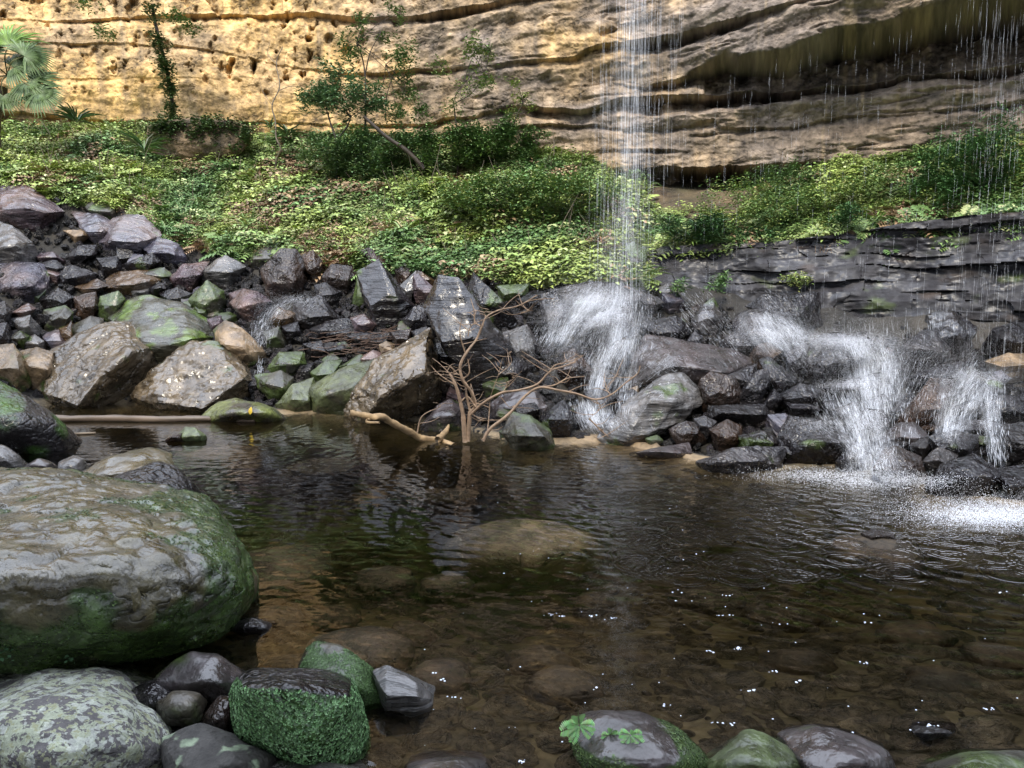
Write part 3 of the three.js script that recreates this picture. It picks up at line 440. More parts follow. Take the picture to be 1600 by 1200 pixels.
// --- cascades on the right
rock(7, '308,505 350,400 440,383 590,410 604,460 520,544 400,584 330,564', 'rounded black rock at the head of the right cascade', 'dark', { k: 0.8, n: 'boulder', amp: 1.5 });
rock(7, '752,435 840,370 910,358 964,440 964,494 880,524 770,514', 'white-topped wet block below the ledge', 'shine', { k: 0.8 });
rock(7, '878,295 990,268 1082,340 1062,464 970,424 900,352', 'stacked black flakes at the foot of the ledge', 'dark', { mat: 'slab', amp: 2 });
rock(7, '1180,355 1280,320 1400,330 1400,470 1200,464', 'big dark block at the foot of the ledge under the dripping curtain', 'dark', {});
rock(7, '808,562 920,520 1032,508 1034,572 920,604 830,604', 'flat dark stone awash in the right cascade', 'dark', { k: 1.3 });
rock(7, '400,625 500,590 632,558 642,612 560,674 480,684 410,664', 'dark step stone under the rounded black rock', 'dark', {});
rock(7, '768,805 800,690 880,600 984,600 952,700 942,784 850,824', 'tall brownish slab in the middle of the right cascade', 'rust', { k: 0.6 });
rock(7, '698,735 760,668 804,660 782,760 740,794', 'narrow dark stone left of the tall brownish slab', 'dark', {});
rock(7, '538,775 580,728 652,735 684,790 610,864 550,824', 'wet grey stone split by the cascade', 'shine', {});
rock(7, '172,845 230,773 330,790 440,840 514,870 514,934 450,974 200,964', 'big black boulder with a gleaming top at the pool edge', 'dark', { n: 'boulder', k: 1.0, amp: 1.4 });
rock(7, '678,875 740,793 800,788 862,850 884,902 780,884 700,908', 'purple-black stone with a sharp right corner', 'plum', { moss: 0 });
smallC(7, '785,890 870,850 888,902 850,944'); smallC(7, '1005,702 1080,680 1134,700 1100,754 1010,734'); smallC(7, '198,684 320,700 364,722 250,744', 'shine'); smallC(7, '198,464 300,420 334,440 334,504 250,544', 'shine'); smallC(7, '600,680 660,650 700,690 650,730'); smallC(7, '440,730 520,690 560,740 500,790', 'shine'); smallC(7, '380,690 440,680 470,730 400,750');
rock(7, '625,1015 660,928 720,908 830,950 854,1064 740,1066', 'brown pyramid stone at the cascade foot', 'rust', {});
rock(7, '850,970 920,908 1004,940 930,1014', 'white-gleaming tilted stone above the big black front rock', 'shine', {});
rock(7, '888,1064 960,988 1090,958 1212,1020 1244,1072 1140,1124 960,1104', 'big black glistening rock at the splash', 'dark', { n: 'boulder', k: 0.9, amp: 1.8 });
rock(7, '448,965 530,878 604,940 574,1004 480,1004', 'pale glistening stone between the black boulder and the cascade foot', 'shine', {});
rock(7, '962,835 1020,778 1140,778 1234,790 1244,834 1100,854', 'flat shining step stone on the far right cascade', 'shine', { k: 1.2 });
rock(7, '888,855 1000,828 1100,850 1094,944 950,924', 'dark block under the flat shining step stone', 'dark', {});
rock(7, '1148,705 1200,668 1400,655 1400,774 1230,774', 'black rounded rock overhanging the far right cascade', 'dark', { k: 0.6 });
rock(7, '1018,665 1080,588 1112,590 1108,664 1050,674', 'small upright black stone in the far right cascade', 'dark', {});
rock(7, '178,655 270,608 370,640 384,704 280,694 190,684', 'ragged dark ledge stone left of the cascade', 'dark', { amp: 1.6 });
rock(7, '1225,805 1400,785 1400,955 1240,925', 'dark block under the overhanging black rock', 'dark', {});
rock(7, '1195,1005 1400,990 1400,1125 1260,1095', 'wet dark rock at the edge of the splash', 'dark', {});
rock(7, '-10,845 100,828 184,880 120,914 10,904', 'green-black low stone above the gleaming pool-edge stone', 'dark', { moss: 0.3 });
rock(7, '1095,625 1150,588 1220,600 1236,652 1130,656', 'thin dark stone catching the far right spray', 'dark', {});
rock(7, '30,245 100,200 220,228 340,188 360,330 200,295 110,235', 'black jutting block under the ledge behind the spray', 'dark', { k: 0.4, dd: -0.1 });
rock(7, '1150,500 1250,465 1400,470 1400,540 1240,560', 'orange-brown flat rubble stone at the far right', 'tan', { k: 1.2, moss: 0 });
// --- foreground
const low = (a, b) => (X, Y) => sst(b, a, Y) * 0.5 - 0.1;
const F1 = rock(0, '-220,770 -120,735 0,730 120,738 250,758 320,785 310,815 328,875 332,925 300,985 180,1035 0,1062 -220,1070', 'huge mossy-sided wet brown boulder at the near pool edge', 'boulder', { n: 'boulder', D: 3.1, k: 2.6, t: 1.0, round: 6, sharp: 3, L: 0.022, side: 0.18, amp: 1, crack: 0.014, tex: 0.6, moss: 0.34, mossAt: low(0.36, 0.62), mossCol: [0.035, 0.07, 0.014],
  r: [[330, 900, 0.05], [200, 905, -0.25], [0, 925, -0.35], [-150, 930, -0.35], [330, 860, 0.3], [100, 1000, -0.15]] });
rock(0, '110,752 170,715 230,700 268,708 272,730 240,760', 'flat pale wet stone behind the huge mossy-sided boulder', 'boulder', { k: 2, round: 2, moss: 0.1 });
rock(0, '130,770 200,738 245,722 275,728 298,755 300,790 200,800', 'dark stone with a mint lichen spot behind the huge boulder', 'dark', { k: 1.4, round: 2, moss: 0.1 });
rock(0, '-80,590 0,597 45,622 84,662 88,690 50,706 -80,712', 'dark moss-capped boulder beside the still inlet', 'dark', { n: 'boulder', round: 2, moss: 0.45, k: 1.2, mossCol: [0.045, 0.1, 0.02] });
rock(0, '-30,700 5,694 28,712 28,732 -30,735', 'small grey stone under the moss-capped boulder', 'grey', { round: 2 });
rock(0, '33,732 60,715 82,722 80,735', 'smooth purple-grey pebble stone in the near shallows', 'plum', { round: 2, moss: 0.1 });
rock(0, '90,738 92,722 115,711 131,718 127,742', 'rounded grey stone with a red-brown foot in the near shallows', 'grey', { round: 2 });
rock(0, '258,688 270,680 285,676 287,690', 'tiny brown stone tip in the still shallows', 'rust', {});
rock(0, '276,684 290,668 305,668 321,680 316,688 290,689', 'small mossy stone tip with pale lichen in the still shallows', 'moss', { mossCol: [0.13, 0.17, 0.07] });
const LICH = (c, X, Y, Z) => { const q = 1 + 0.5 * fbm(X * 5, Y * 5, Z * 5, 3); return [q, q, q]; };
rock(0, '-120,1085 -20,1078 60,1055 140,1045 186,1056 215,1112 270,1190 300,1290 -120,1300', 'large boulder covered in pale green lichen at the bank', 'lichen', { n: 'boulder', D: 2.5, k: 1.3, round: 3, L: 0.016, moss: 0, paint: LICH, mat: 'crust', tex: 0.42, r: [[60, 1200, -0.3], [180, 1150, -0.15], [0, 1150, -0.25]] });
rock(0, '240,1070 270,1040 300,1018 340,1020 382,1055 372,1092 310,1098 255,1095', 'pointed grey-purple stone between the lichen boulder and the mossy block', 'plum', { k: 0.9, round: 1 });
rock(0, '203,1078 240,1062 268,1080 258,1115 225,1118', 'dark mossy stone against the lichen boulder', 'dark', { round: 1, moss: 0.5 });
rock(0, '238,1098 270,1080 309,1085 302,1118 250,1132', 'greenish block stone below the pointed grey-purple stone', 'olive', { round: 1, k: 0.6, moss: 0.3 });
const F12 = rock(0, '370,1075 378,1058 398,1046 460,1048 520,1052 545,1070 560,1120 556,1198 480,1196 370,1150', 'square block with a bare top and bright mossy front', 'dark', { n: 'mossy_block', k: 1.4, round: 2, moss: 0.95, mossCol: [0.06, 0.12, 0.035], L: 0.018, mossAt: (x, y, z, nx, ny) => -1.1 * sst(0.45, 0.85, ny), r: [[385, 1075, -0.1], [460, 1075, -0.16], [540, 1085, -0.08], [470, 1180, -0.14]] });
const F13 = rock(0, '468,1045 478,1015 495,1003 530,1005 570,1035 606,1098 560,1105 540,1095', 'leaning moss-covered stone behind the square mossy block', 'olive', { k: 0.9, round: 2, moss: 0.75, mossCol: [0.045, 0.085, 0.025] });
rock(0, '583,1048 605,1040 650,1065 672,1092 640,1112 600,1102', 'grey angular stone at the tip of the leaning mossy stone', 'grey', { k: 0.8 });
rock(0, '250,1152 310,1135 350,1145 400,1165 432,1185 432,1240 270,1240', 'flat damp stone with pale lichen patches at the bank', 'lichen', { k: 1.6, round: 2, L: 0.014, moss: 0.35, paint: (c, X, Y, Z) => { const w = sst(0.2, 0.28, fbm(X * 11, Y * 11, Z * 11, 3)); return c.map((v, i) => mix(v, [0.3, 0.38, 0.26][i], w)); } });
rock(0, '318,1120 340,1090 366,1090 362,1142 330,1144', 'narrow brown stone tucked against the square mossy block', 'rust', { round: 1 });
rock(0, '425,1195 500,1185 560,1200 560,1250 425,1250', 'pale stone edge under the square mossy block', 'grey', { round: 1, k: 1.4 });
const F17 = rock(0, '890,1135 910,1115 950,1110 1000,1112 1060,1140 1105,1190 1095,1240 960,1225 905,1185', 'rounded mossy stone sprouting small ferns', 'plum', { n: 'boulder', k: 1.1, round: 5, moss: 0.52, mossCol: [0.045, 0.08, 0.02], L: 0.016, mossAt: low(0.05, 0.18) });
rock(0, '1108,1195 1165,1142 1200,1155 1260,1190 1255,1245 1110,1245', 'green-filmed stone right of the fern stone', 'moss', { k: 1.2, round: 3, mossCol: [0.085, 0.115, 0.045], L: 0.018 });
rock(0, '1213,1145 1265,1127 1340,1150 1392,1182 1385,1245 1270,1215', 'smooth pinkish-grey rounded stone right of the green-filmed stone', 'plum', { n: 'boulder', k: 1.3, round: 5, moss: 0.2, L: 0.018 });
rock(0, '1470,1195 1520,1180 1600,1174 1680,1200 1680,1260 1480,1250', 'low stone with a mossy left end at the bank', 'olive', { k: 1.4, round: 3, moss: 0.45 });
rock(0, '635,1195 710,1178 762,1190 765,1240 635,1240', 'purple-grey stone breaking the surface beside the bank', 'plum', { k: 1.4, round: 3, moss: 0.1 });
rock(0, '352,980 375,968 400,966 422,976 420,987 380,989', 'small shiny dark stone tip by the huge boulder', 'dark', { round: 1, k: 1.4 });
rock(0, '1420,1142 1440,1134 1480,1136 1500,1146 1450,1152', 'thin wet stone tip glinting beside the bank', 'dark', { round: 1, k: 2 });
rock(0, '1345,832 1365,826 1395,834 1400,842 1360,845', 'flat wet stone tip just awash in open water', 'rust', { k: 2 });
// --- stones lying on the bed
const bed = (cx, cy, w, h, label, D, y, o = {}) => { // under water: px centre on the surface, true depth y
  reseed(rockSeed * 31 + 3); const dw = dWater(cx, cy), c = P(cx, cy, dw), W = w * dw / F / 2, Ld = Math.max(0.12, (dWater(cx, cy - h / 2) - dWater(cx, cy + h / 2)) / 2), hull = [];
  for (let i = 0; i < 16; i++) { const a = i / 16 * 6.283 + rr(-0.15, 0.15), q = rr(0.8, 1.05); hull.push(V(c.x + Math.cos(a) * W * q, y + rr(-0.03, 0.0), c.z + Math.sin(a) * Ld * q), V(c.x + Math.cos(a) * W * 1.12, y - 0.7, c.z + Math.sin(a) * Ld * 1.12)); }
  hull.push(V(c.x + W * 0.2, y + 0.05, c.z), V(c.x - W * 0.3, y + 0.04, c.z - Ld * 0.2));
  const m = finishRock(hull, { c: 'bed', round: 2, seed: rockSeed++, ...o }); put(m, 'sunken_stone', label, 'rock', o.g, 'thing');
};
bed(820, 832, 240, 62, 'long pale slab lying under water in the middle of the pool', 0, -0.09, { c: 'tan', moss: 0, mat: 'dry' });
bed(435, 868, 170, 70, 'broad brown stone under water right of the huge boulder', 0, -0.16); bed(560, 992, 190, 56, 'rounded brown stone under water above the leaning mossy stone', 0, -0.1);
bed(880, 1046, 130, 50, 'dark-rimmed oval stone under water above the fern stone', 0, -0.1); bed(690, 1035, 110, 52, 'reddish oval stone under water left of the dark-rimmed one', 0, -0.1);
bed(1370, 848, 130, 46, 'reddish stone under water around the awash stone tip', 0, -0.05); bed(770, 930, 190, 60, 'flat olive stone under water below the long pale slab', 0, -0.3);
for (const [x, y, w, h] of [[450, 1010, 110, 40], [500, 930, 120, 36], [640, 960, 90, 40], [620, 1110, 120, 60], [760, 1120, 120, 50], [1000, 990, 120, 36], [1120, 1060, 140, 46], [1250, 1000, 130, 40], [1320, 1080, 140, 50], [1480, 1040, 130, 44], [1550, 1110, 140, 50], [1420, 960, 120, 36], [980, 1070, 90, 40], [400, 1040, 80, 30], [340, 700, 140, 20], [500, 720, 120, 22], [700, 760, 100, 20], [1100, 900, 130, 34], [1180, 1130, 110, 44], [600, 880, 110, 34], [520, 1060, 90, 36], [840, 1000, 110, 34], [930, 910, 90, 24], [1230, 930, 120, 28], [1060, 1120, 90, 40], [1400, 1110, 100, 40], [1560, 1000, 110, 34], [420, 940, 100, 30], [700, 890, 90, 26]]) { const near = y > 1090 ? 'beside the near bank stones' : x < 560 ? 'right of the huge boulder' : y < 800 ? 'in front of the pale boulders' : x < 1000 ? 'around the long sunken slab' : 'in the open right half'; bed(x, y, w, h, `brown stone on the pool bed ${near}`, 0, -rr(0.16, 0.3), { amp: 2.2, g: `stones on the pool bed ${near}` }); }
console.log('rocks', rocks.length);
{ // pebbles and silt lumps on the pool bed
  reseed(303); const g = new THREE.IcosahedronGeometry(1, 1), p = g.attributes.position, c = new Float32Array(p.count * 3).fill(1); for (let i = 0; i < p.count; i++) { const k = 1 + 0.35 * ns(p.getX(i) * 1.7, p.getY(i) * 1.7, p.getZ(i) * 1.7); p.setXYZ(i, p.getX(i) * k, p.getY(i) * 0.45 * k, p.getZ(i) * k); } g.setAttribute('color', new THREE.BufferAttribute(c, 3)); g.computeVertexNormals();
  const im = new THREE.InstancedMesh(g, M.dry, 3600), q = new THREE.Object3D(), col = new THREE.Color();
  for (let i = 0; i < 3600; i++) { let D = 2.2 + 6.5 * Math.pow(rnd(), 1.5), x = rr(-0.75, 0.75) * D; if (D > lerpTable(COL, pxOf(x, D), 1) - 0.25) { D = rr(2.3, 4.5); x = rr(-0.7, 0.7) * D; } q.position.set(x, H(x, D) + 0.005, -D); q.rotation.set(rr(-0.3, 0.3), rr(0, 6), rr(-0.3, 0.3)); const s = 0.012 + 0.09 * Math.pow(rnd(), 3); q.scale.set(s * rr(0.8, 1.5), s, s); q.updateMatrix(); im.setMatrixAt(i, q.matrix); const v = rr(0.09, 0.17); im.setColorAt(i, col.setRGB(v, v * 0.75, v * 0.48)); }
  put(im, 'pebbles', 'brown pebbles scattered over the pool bed', 'pebbles', null, 'stuff');
}
{ // filler stones of the rockfall and of the cascade: a few shapes, many copies
  const protos = []; for (let i = 0; i < 9; i++) { reseed(900 + i); const h = [], sx = rr(0.7, 1.2), sy = rr(0.3, 0.65), sz = rr(0.6, 1); for (let k = 0; k < 8; k++) h.push(V((k & 1 ? 1 : -1) * sx * rr(0.55, 1) / 2, (k & 2 ? 1 : -1) * sy * rr(0.6, 1) / 2, (k & 4 ? 1 : -1) * sz * rr(0.6, 1) / 2)); for (let k = 0; k < 3; k++) h.push(V(rr(-0.5, 0.5) * sx, rr(-0.5, 0.5) * sy, rr(-0.5, 0.5) * sz)); const m = finishRock(h, { c: ['dark', 'purple', 'rust', 'dark', 'moss', 'blue', 'dark', 'olive', 'shine'][i], L: 0.09, tex: 2.5 }); m.geometry.translate(0, m.position.y, 0); m.userData.k = i; protos.push(m); }
  reseed(77); let n = 0;
  for (let t = 0; t < 2400 && n < 130; t++) {
    const px = rr(-20, 1620), D0 = lerpTable(COL, px, 1), D1 = lerpTable(COL, px, 2), q = rnd(), D = mix(D0 + 0.1, D1 + (px < 900 ? 0.15 : -0.3), q); if (px > 840 && px < 1090 && q < 0.22) continue; if (px > 860 && rnd() < 0.7) continue;
    const x = (px - 800) / F * D, y = H(x, D), m = protos[Math.floor(rnd() * 9)].clone(), s = 0.14 + (px > 860 ? 0.2 : 0.3) * Math.pow(rnd(), 1.6); m.position.set(x, y - s * 0.1, -D); m.rotation.set(rr(-0.5, 0.5) + 0.35, rr(0, 6.28), rr(-0.5, 0.5)); m.scale.setScalar(s); rocks.push(m);
    const kind = ['black', 'purple-grey', 'rust-brown', 'charcoal', 'mossy', 'bluish', 'near-black', 'olive', 'glossy grey'][m.userData.k], where = q < 0.33 ? 'near the water edge' : q < 0.66 ? 'halfway up the pile' : 'at the top of the pile';
    if (px < 840) put(m, 'rockfall_stone', `small ${kind} stone in the left rockfall ${where}`, 'rock', `small ${kind} stones in the left rockfall ${where}`, 'thing'); else put(m, 'cascade_stone', `small ${kind} wet stone among the cascades ${where}`, 'rock', `small ${kind} stones among the cascades ${where}`, 'thing'); delete m.userData.k; n++;
  }
  const im = new THREE.InstancedMesh(protos[0].geometry, M.gloss, 6500), q = new THREE.Object3D();
  for (let i = 0; i < 6500; i++) { const px = rr(-40, 1640), D0 = lerpTable(COL, px, 1), D1 = lerpTable(COL, px, 2), D = mix(D0 - 0.1, D1, rnd()), x = (px - 800) / F * D; if (px > 860 && i % 3) continue; q.position.set(x, H(x, D) - 0.09, -D); q.rotation.set(rr(0, 6), rr(0, 6), rr(0, 6)); q.scale.setScalar(rr(0.03, 0.16)); q.updateMatrix(); im.setMatrixAt(i, q.matrix); const v = rr(0.5, 1.6); im.setColorAt(i, new THREE.Color(v, v * rr(0.75, 1), v * rr(0.6, 1))); }
  put(im, 'rubble', 'loose chips and gravel between the fallen rocks', 'rubble', null, 'stuff');
}

// ------------------------------------------------------------------ pool water
const SRC = [[1525, 800, 1, 0.17], [1395, 748, 0.7, 0.13], [1290, 735, 0.5, 0.11], [945, 690, 0.6, 0.12], [1170, 738, 0.35, 0.1]].map(([px, py, a, w]) => { const D = dWater(px, py), p = P(px, py, D); return [p.x, p.z, a, w]; });
{
  const X0 = -9, X1 = 9, Z0 = -12, Z1 = -1.1, S = 2048, d = new Uint8Array(S * S * 4);
  reseed(5); const drops = []; for (let i = 0; i < 260; i++) { const px = rr(950, 1640), py = rr(735, 900); const D = dWater(px, py), p = P(px, py, D); drops.push([p.x, p.z, rr(0.02, 0.16)]); }
  const grid = {}; for (const q of drops) for (let a = -1; a <= 1; a++) for (let b = -1; b <= 1; b++) { const k = (Math.floor(q[0] / 0.3) + a) + ',' + (Math.floor(q[1] / 0.3) + b); (grid[k] ??= []).push(q); }
  for (let j = 0; j < S; j++) for (let i = 0; i < S; i++) {
    const x = X0 + (X1 - X0) * i / S, z = Z0 + (Z1 - Z0) * j / S; let h = 0;
    for (const [sx, sz, a, w] of SRC) { const wob = 0.25 * ns(x * 0.8, z * 0.8, 3), r = Math.hypot(x - sx, z - sz); h += a * Math.sin((r + wob) / w * 6.283) * Math.exp(-r * 0.34) * clamp(r * 2); }
    h += 0.75 * ns(x * 2.2, z * 5.5, 1) + 0.55 * ns(x * 5 + z * 2, z * 11, 2) + 0.3 * ns(x * 12, z * 22, 4);
    const cell = grid[Math.floor(x / 0.3) + ',' + Math.floor(z / 0.3)]; if (cell) for (const [qx, qz, R] of cell) { const r = Math.hypot(x - qx, z - qz); h += 0.8 * Math.cos((r - R) / 0.035 * 6.283) * Math.exp(-Math.pow((r - R) / 0.03, 2)); }
    const v = clamp(0.5 + h * 0.14) * 255, o = (j * S + i) * 4; d[o] = d[o + 1] = d[o + 2] = v; d[o + 3] = 255;
  }
  const t = new THREE.DataTexture(d, S, S); t.magFilter = t.minFilter = THREE.LinearFilter; t.needsUpdate = true;
  const g = new THREE.BoxGeometry(X1 - X0, 2.6, Z1 - Z0); g.translate(0, -1.3, (Z0 + Z1) / 2);
  const p = g.attributes.position, uv = g.attributes.uv; for (let i = 0; i < p.count; i++) uv.setXY(i, (p.getX(i) - X0) / (X1 - X0), (p.getZ(i) - Z0) / (Z1 - Z0));
  const m = new THREE.MeshPhysicalMaterial({ color: 0xffffff, roughness: 0.03, transmission: 1, thickness: 1, ior: 1.33, attenuationColor: new THREE.Color().setRGB(0.33, 0.31, 0.22), attenuationDistance: 0.52, bumpMap: t, bumpScale: 0.013 });
  put(new THREE.Mesh(g, m), 'pool_water', 'dark clear brown pool with ripples spreading from the falls', null, null, 'structure');
}
// ------------------------------------------------------------------ falling water: threads and drops
const whiteWater = new THREE.MeshStandardMaterial({ color: new THREE.Color(0.86, 0.9, 0.97), roughness: 0.35 });
const mistWater = new THREE.MeshStandardMaterial({ color: new THREE.Color(0.9, 0.93, 1), roughness: 0.5 });
function threads(list) { // list of [top Vector3, bottom Vector3, radius]
  const pos = [], idx = [];
  for (const [a, b, r] of list) {
    const n = pos.length / 3, m = a.clone().lerp(b, 0.5);
    for (let k = 0; k < 3; k++) { const c = Math.cos(k * 2.094 + n), s = Math.sin(k * 2.094 + n); pos.push(m.x + c * r, m.y, m.z + s * r); }
    pos.push(a.x, a.y, a.z, b.x, b.y, b.z);
    for (let k = 0; k < 3; k++) { const l = (k + 1) % 3; idx.push(n + 3, n + l, n + k, n + 4, n + k, n + l); }
  }
  const g = new THREE.BufferGeometry(); g.setAttribute('position', new THREE.Float32BufferAttribute(pos, 3)); g.setIndex(idx); g.computeVertexNormals(); return g;
}
const ray = new THREE.Raycaster(); scene.updateMatrixWorld(true);
const boxes = rocks.map((r) => { r.geometry.boundsTree ??= new MeshBVH(r.geometry, { indirect: true }); r.raycast = acceleratedRaycast;  const s = new THREE.Box3().setFromObject(r); return [r, s]; });
const hitCache = new Map();
function surf(px, py) { // distance to the first rock or ground seen there
  const key = Math.round(px / 3) + ',' + Math.round(py / 3); if (hitCache.has(key)) return hitCache.get(key);
  const d = rayDir(px, py), dir = V(...d).normalize(), o = V(0, EYE, 0); ray.set(o, dir); ray.firstHitOnly = true; let best = groundHit(px, py);
  for (const [r, b] of boxes) if (ray.ray.intersectsBox(b)) { const h = ray.intersectObject(r, false)[0]; if (h && -h.point.z < best) best = -h.point.z; }
  hitCache.set(key, best); return best;
}
function fallCurtain(name, label, spec, n, sd) {
  reseed(sd); const L = [];
  for (let i = 0; i < n; i++) { const [px, py, len, D, r] = spec(); const a = P(px, py, D), b = V(a.x + rr(-0.004, 0.004), a.y - len, a.z); L.push([a, b, r]); }
  put(new THREE.Mesh(threads(L), whiteWater), name, label, 'waterfall');
}
const FD = 10.35, ropes = []; reseed(9); for (let i = 0; i < 30; i++) ropes.push([gauss() * (i < 18 ? 14 : 32), rr(0.3, 1), rr(0, 9)]);
fallCurtain('waterfall', 'thin white main waterfall dropping past the cliff onto the wet ledge rock', () => { const py = rr(-60, 450), t = clamp(py / 450), core = rnd() < 0.62; const rp = ropes[Math.floor(rnd() * 30)]; if (Math.sin(py * 0.013 + rp[2] * 3) > rp[1] * 1.2) return [980, 440, 0.1, FD, 0.0003]; const px = mix(995, 970, t) + rp[0] * mix(1, 0.75, t) + gauss() * (core ? 5 : 11); return [px, py, rr(0.2, 1.1), FD + gauss() * 0.15, rr(0.0003, 0.0007)]; }, 1500, 1);
fallCurtain('drip_curtain', 'sparse curtain of drips along the overhang left of the far right fall', () => { const px = 1040 + 460 * Math.pow(rnd(), 0.8), lip = px < 1120 ? 120 : 100 - (px - 1120) * 0.2; return [px, rr(lip, 560 + (px - 1040) * 0.25), rr(0.1, 0.45), rr(8.6, 9.8), rr(0.00025, 0.0004)]; }, 420, 2);
fallCurtain('side_fall', 'faint veil of drops falling at the far right over the splash', () => { const px = 1560 + gauss() * 45; return [px, rr(-20, 780), rr(0.1, 0.5), rr(6.2, 8.6), rr(0.00025, 0.0004)]; }, 600, 3);
// cascades over the stones: paths in picture coordinates laid on whatever stone is there
function cascade(label, path, w, n, sd, spread = 1) {
  n = Math.round(n * 0.5); reseed(sd); const L = [];
  for (let i = 0; i < n; i++) {
    const off = gauss() * 0.45, seg = rr(0, path.length - 1.001), k = Math.floor(seg), f = seg - k, A = path[k], B = path[k + 1], ww = mix(A[2] ?? w, B[2] ?? w, f);
    const dx = B[0] - A[0], dy = B[1] - A[1], l = Math.hypot(dx, dy), horizontal = Math.abs(dx) > Math.abs(dy);
    const px = mix(A[0], B[0], f) + (horizontal ? 0 : off * ww), py = mix(A[1], B[1], f) + (horizontal ? off * ww : gauss() * 2), len = rr(7, 20) * spread, ex = px + dx / l * len * 0.7 + gauss() * 0.5, ey = py + Math.abs(dy / l * len) + rr(0, 3);
    const d0 = surf(px, py) - rr(0.004, 0.05), d1 = Math.min(surf(ex, ey), d0 + 0.02) - rr(0.004, 0.03); L.push([P(px, py, d0), P(ex, ey, d1), rr(0.0004, 0.001)]);
  }
  put(new THREE.Mesh(threads(L), whiteWater), 'cascade', label, 'cascade');
}
cascade('white sheet of water sliding left off the bright landing ledge', [[975, 452, 40], [930, 468, 60], [890, 490, 50], [860, 530, 30]], 60, 2600, 11);
cascade('white water running down either side of the upright pointed stone', [[985, 450, 40], [975, 495, 55], [965, 530, 60], [945, 560, 30], [928, 605, 18]], 40, 2300, 12);
cascade('narrow white chute right of the upright pointed stone', [[985, 520, 22], [984, 560, 16], [978, 600, 18], [970, 640, 20]], 20, 900, 13);
cascade('low stepped trickle falling into the sandy corner of the pool', [[918, 622, 30], [925, 645, 40], [945, 665, 48]], 40, 1300, 14);
cascade('white veil pouring over the rounded black rock into the right cascade', [[1290, 530, 40], [1350, 535, 50], [1365, 560, 44], [1367, 600, 40], [1375, 640, 40]], 50, 3200, 15);
cascade('spray-white runnel below the dark step stone', [[1300, 600, 40], [1320, 630, 40], [1345, 665, 36], [1355, 700, 30], [1365, 735, 40]], 40, 2400, 16);
cascade('thin fans of water on the far right step stones', [[1530, 585, 60], [1500, 610, 40], [1490, 640, 30], [1480, 672, 26]], 40, 1500, 17);
cascade('thin runnel dropping past the overhanging black rock', [[1545, 600, 40], [1545, 640, 30], [1555, 680, 22], [1560, 715, 18]], 26, 900, 18);
cascade('little spout of water spilling through the left rockfall', [[500, 478, 10], [462, 468, 12], [432, 480, 14], [412, 505, 22], [402, 535, 26]], 14, 1100, 19, 0.8);
cascade('short trickle between the pitted boulder and the mossy stones', [[407, 556, 6], [406, 580, 7]], 6, 120, 20, 0.6);
cascade('thin sheet sliding off the domed spray rock', [[1190, 495, 60], [1225, 520, 60], [1255, 540, 40]], 50, 1500, 21);
cascade('film of water gliding down the broad flat wet slab', [[1010, 540, 60], [1060, 560, 60], [1000, 590, 60]], 60, 500, 22);
cascade('faint silky veil between the white-topped block and the tall brownish slab', [[1450, 555, 60], [1420, 600, 50], [1400, 650, 40], [1390, 700, 40]], 50, 600, 23);
cascade('silky runnel across the back of the domed spray rock', [[1060, 470, 40], [1100, 500, 50], [1150, 535, 40]], 40, 800, 24);
cascade('thin veil sliding over the big black boulder', [[1270, 640, 40], [1310, 665, 30], [1340, 690, 26]], 30, 700, 25);
cascade('film of falling water down the wet dark ledge', [[1480, 420, 200], [1480, 470, 200], [1480, 520, 200]], 200, 900, 26);
// connected sheets of water hanging over the stones
const sheetAlpha = makeTex(256, (u, v) => { const a = tfbm(tn1, u, v, 22, 2, 4), b = tfbm(tn2, u, v, 7, 3, 4), e = sst(0, 0.45, u) * sst(1, 0.55, u) * sst(0, 0.3, v) * sst(1, 0.7, v), t = sst(0.32, 0.85, a * 0.6 + b * 0.45) * e; return [t, t, t]; });
const sheetMat = new THREE.MeshStandardMaterial({ color: new THREE.Color(0.86, 0.9, 0.97), roughness: 0.35, transparent: true, opacity: 0.34, alphaMap: sheetAlpha, side: THREE.DoubleSide });
function sheet(label, path) { // path: [px, py, width]
  const nu = 14, nv = 30, pos = [], uv = [], idx = [], D = [];
  for (let j = 0; j <= nv; j++) { const q = j / nv * (path.length - 1.0001), k = Math.floor(q), f = q - k, A = path[k], B = path[k + 1], w = mix(A[2], B[2], f), row = []; for (let i = 0; i <= nu; i++) { const px = mix(A[0], B[0], f) + (i / nu - 0.5) * w, py = mix(A[1], B[1], f) + 4 * ns(i * 0.4, j * 0.3, A[0]); row.push([px, py, surf(px, py)]); } D.push(row); }
  for (let j = 0; j <= nv; j++) for (let i = 0; i <= nu; i++) { let s = 0, n = 0, lo = 99; for (let a = -2; a <= 2; a++) for (let b = -2; b <= 2; b++) { const r = D[j + a]?.[i + b]; if (r) { s += r[2]; n++; lo = Math.min(lo, r[2]); } } const [px, py] = D[j][i], p = P(px, py, Math.min(D[j][i][2], mix(s / n, lo, 0.6)) - 0.025); pos.push(p.x, p.y, p.z); uv.push(i / nu, 1 - j / nv); }
  for (let j = 0; j < nv; j++) for (let i = 0; i < nu; i++) { const a = j * (nu + 1) + i; idx.push(a, a + nu + 1, a + 1, a + 1, a + nu + 1, a + nu + 2); }
  const g = new THREE.BufferGeometry(); g.setAttribute('position', new THREE.Float32BufferAttribute(pos, 3)); g.setAttribute('uv', new THREE.Float32BufferAttribute(uv, 2)); g.setIndex(idx); g.computeVertexNormals(); put(new THREE.Mesh(g, sheetMat), 'water_sheet', label, 'water');
}
sheet('silky sheet of water below the main fall landing', [[950, 440, 150], [925, 478, 160], [900, 510, 120], [875, 555, 80]]);
sheet('silky sheet running down beside the pointed black stone', [[980, 465, 90], [970, 525, 90], [948, 580, 70], [930, 640, 50]]);
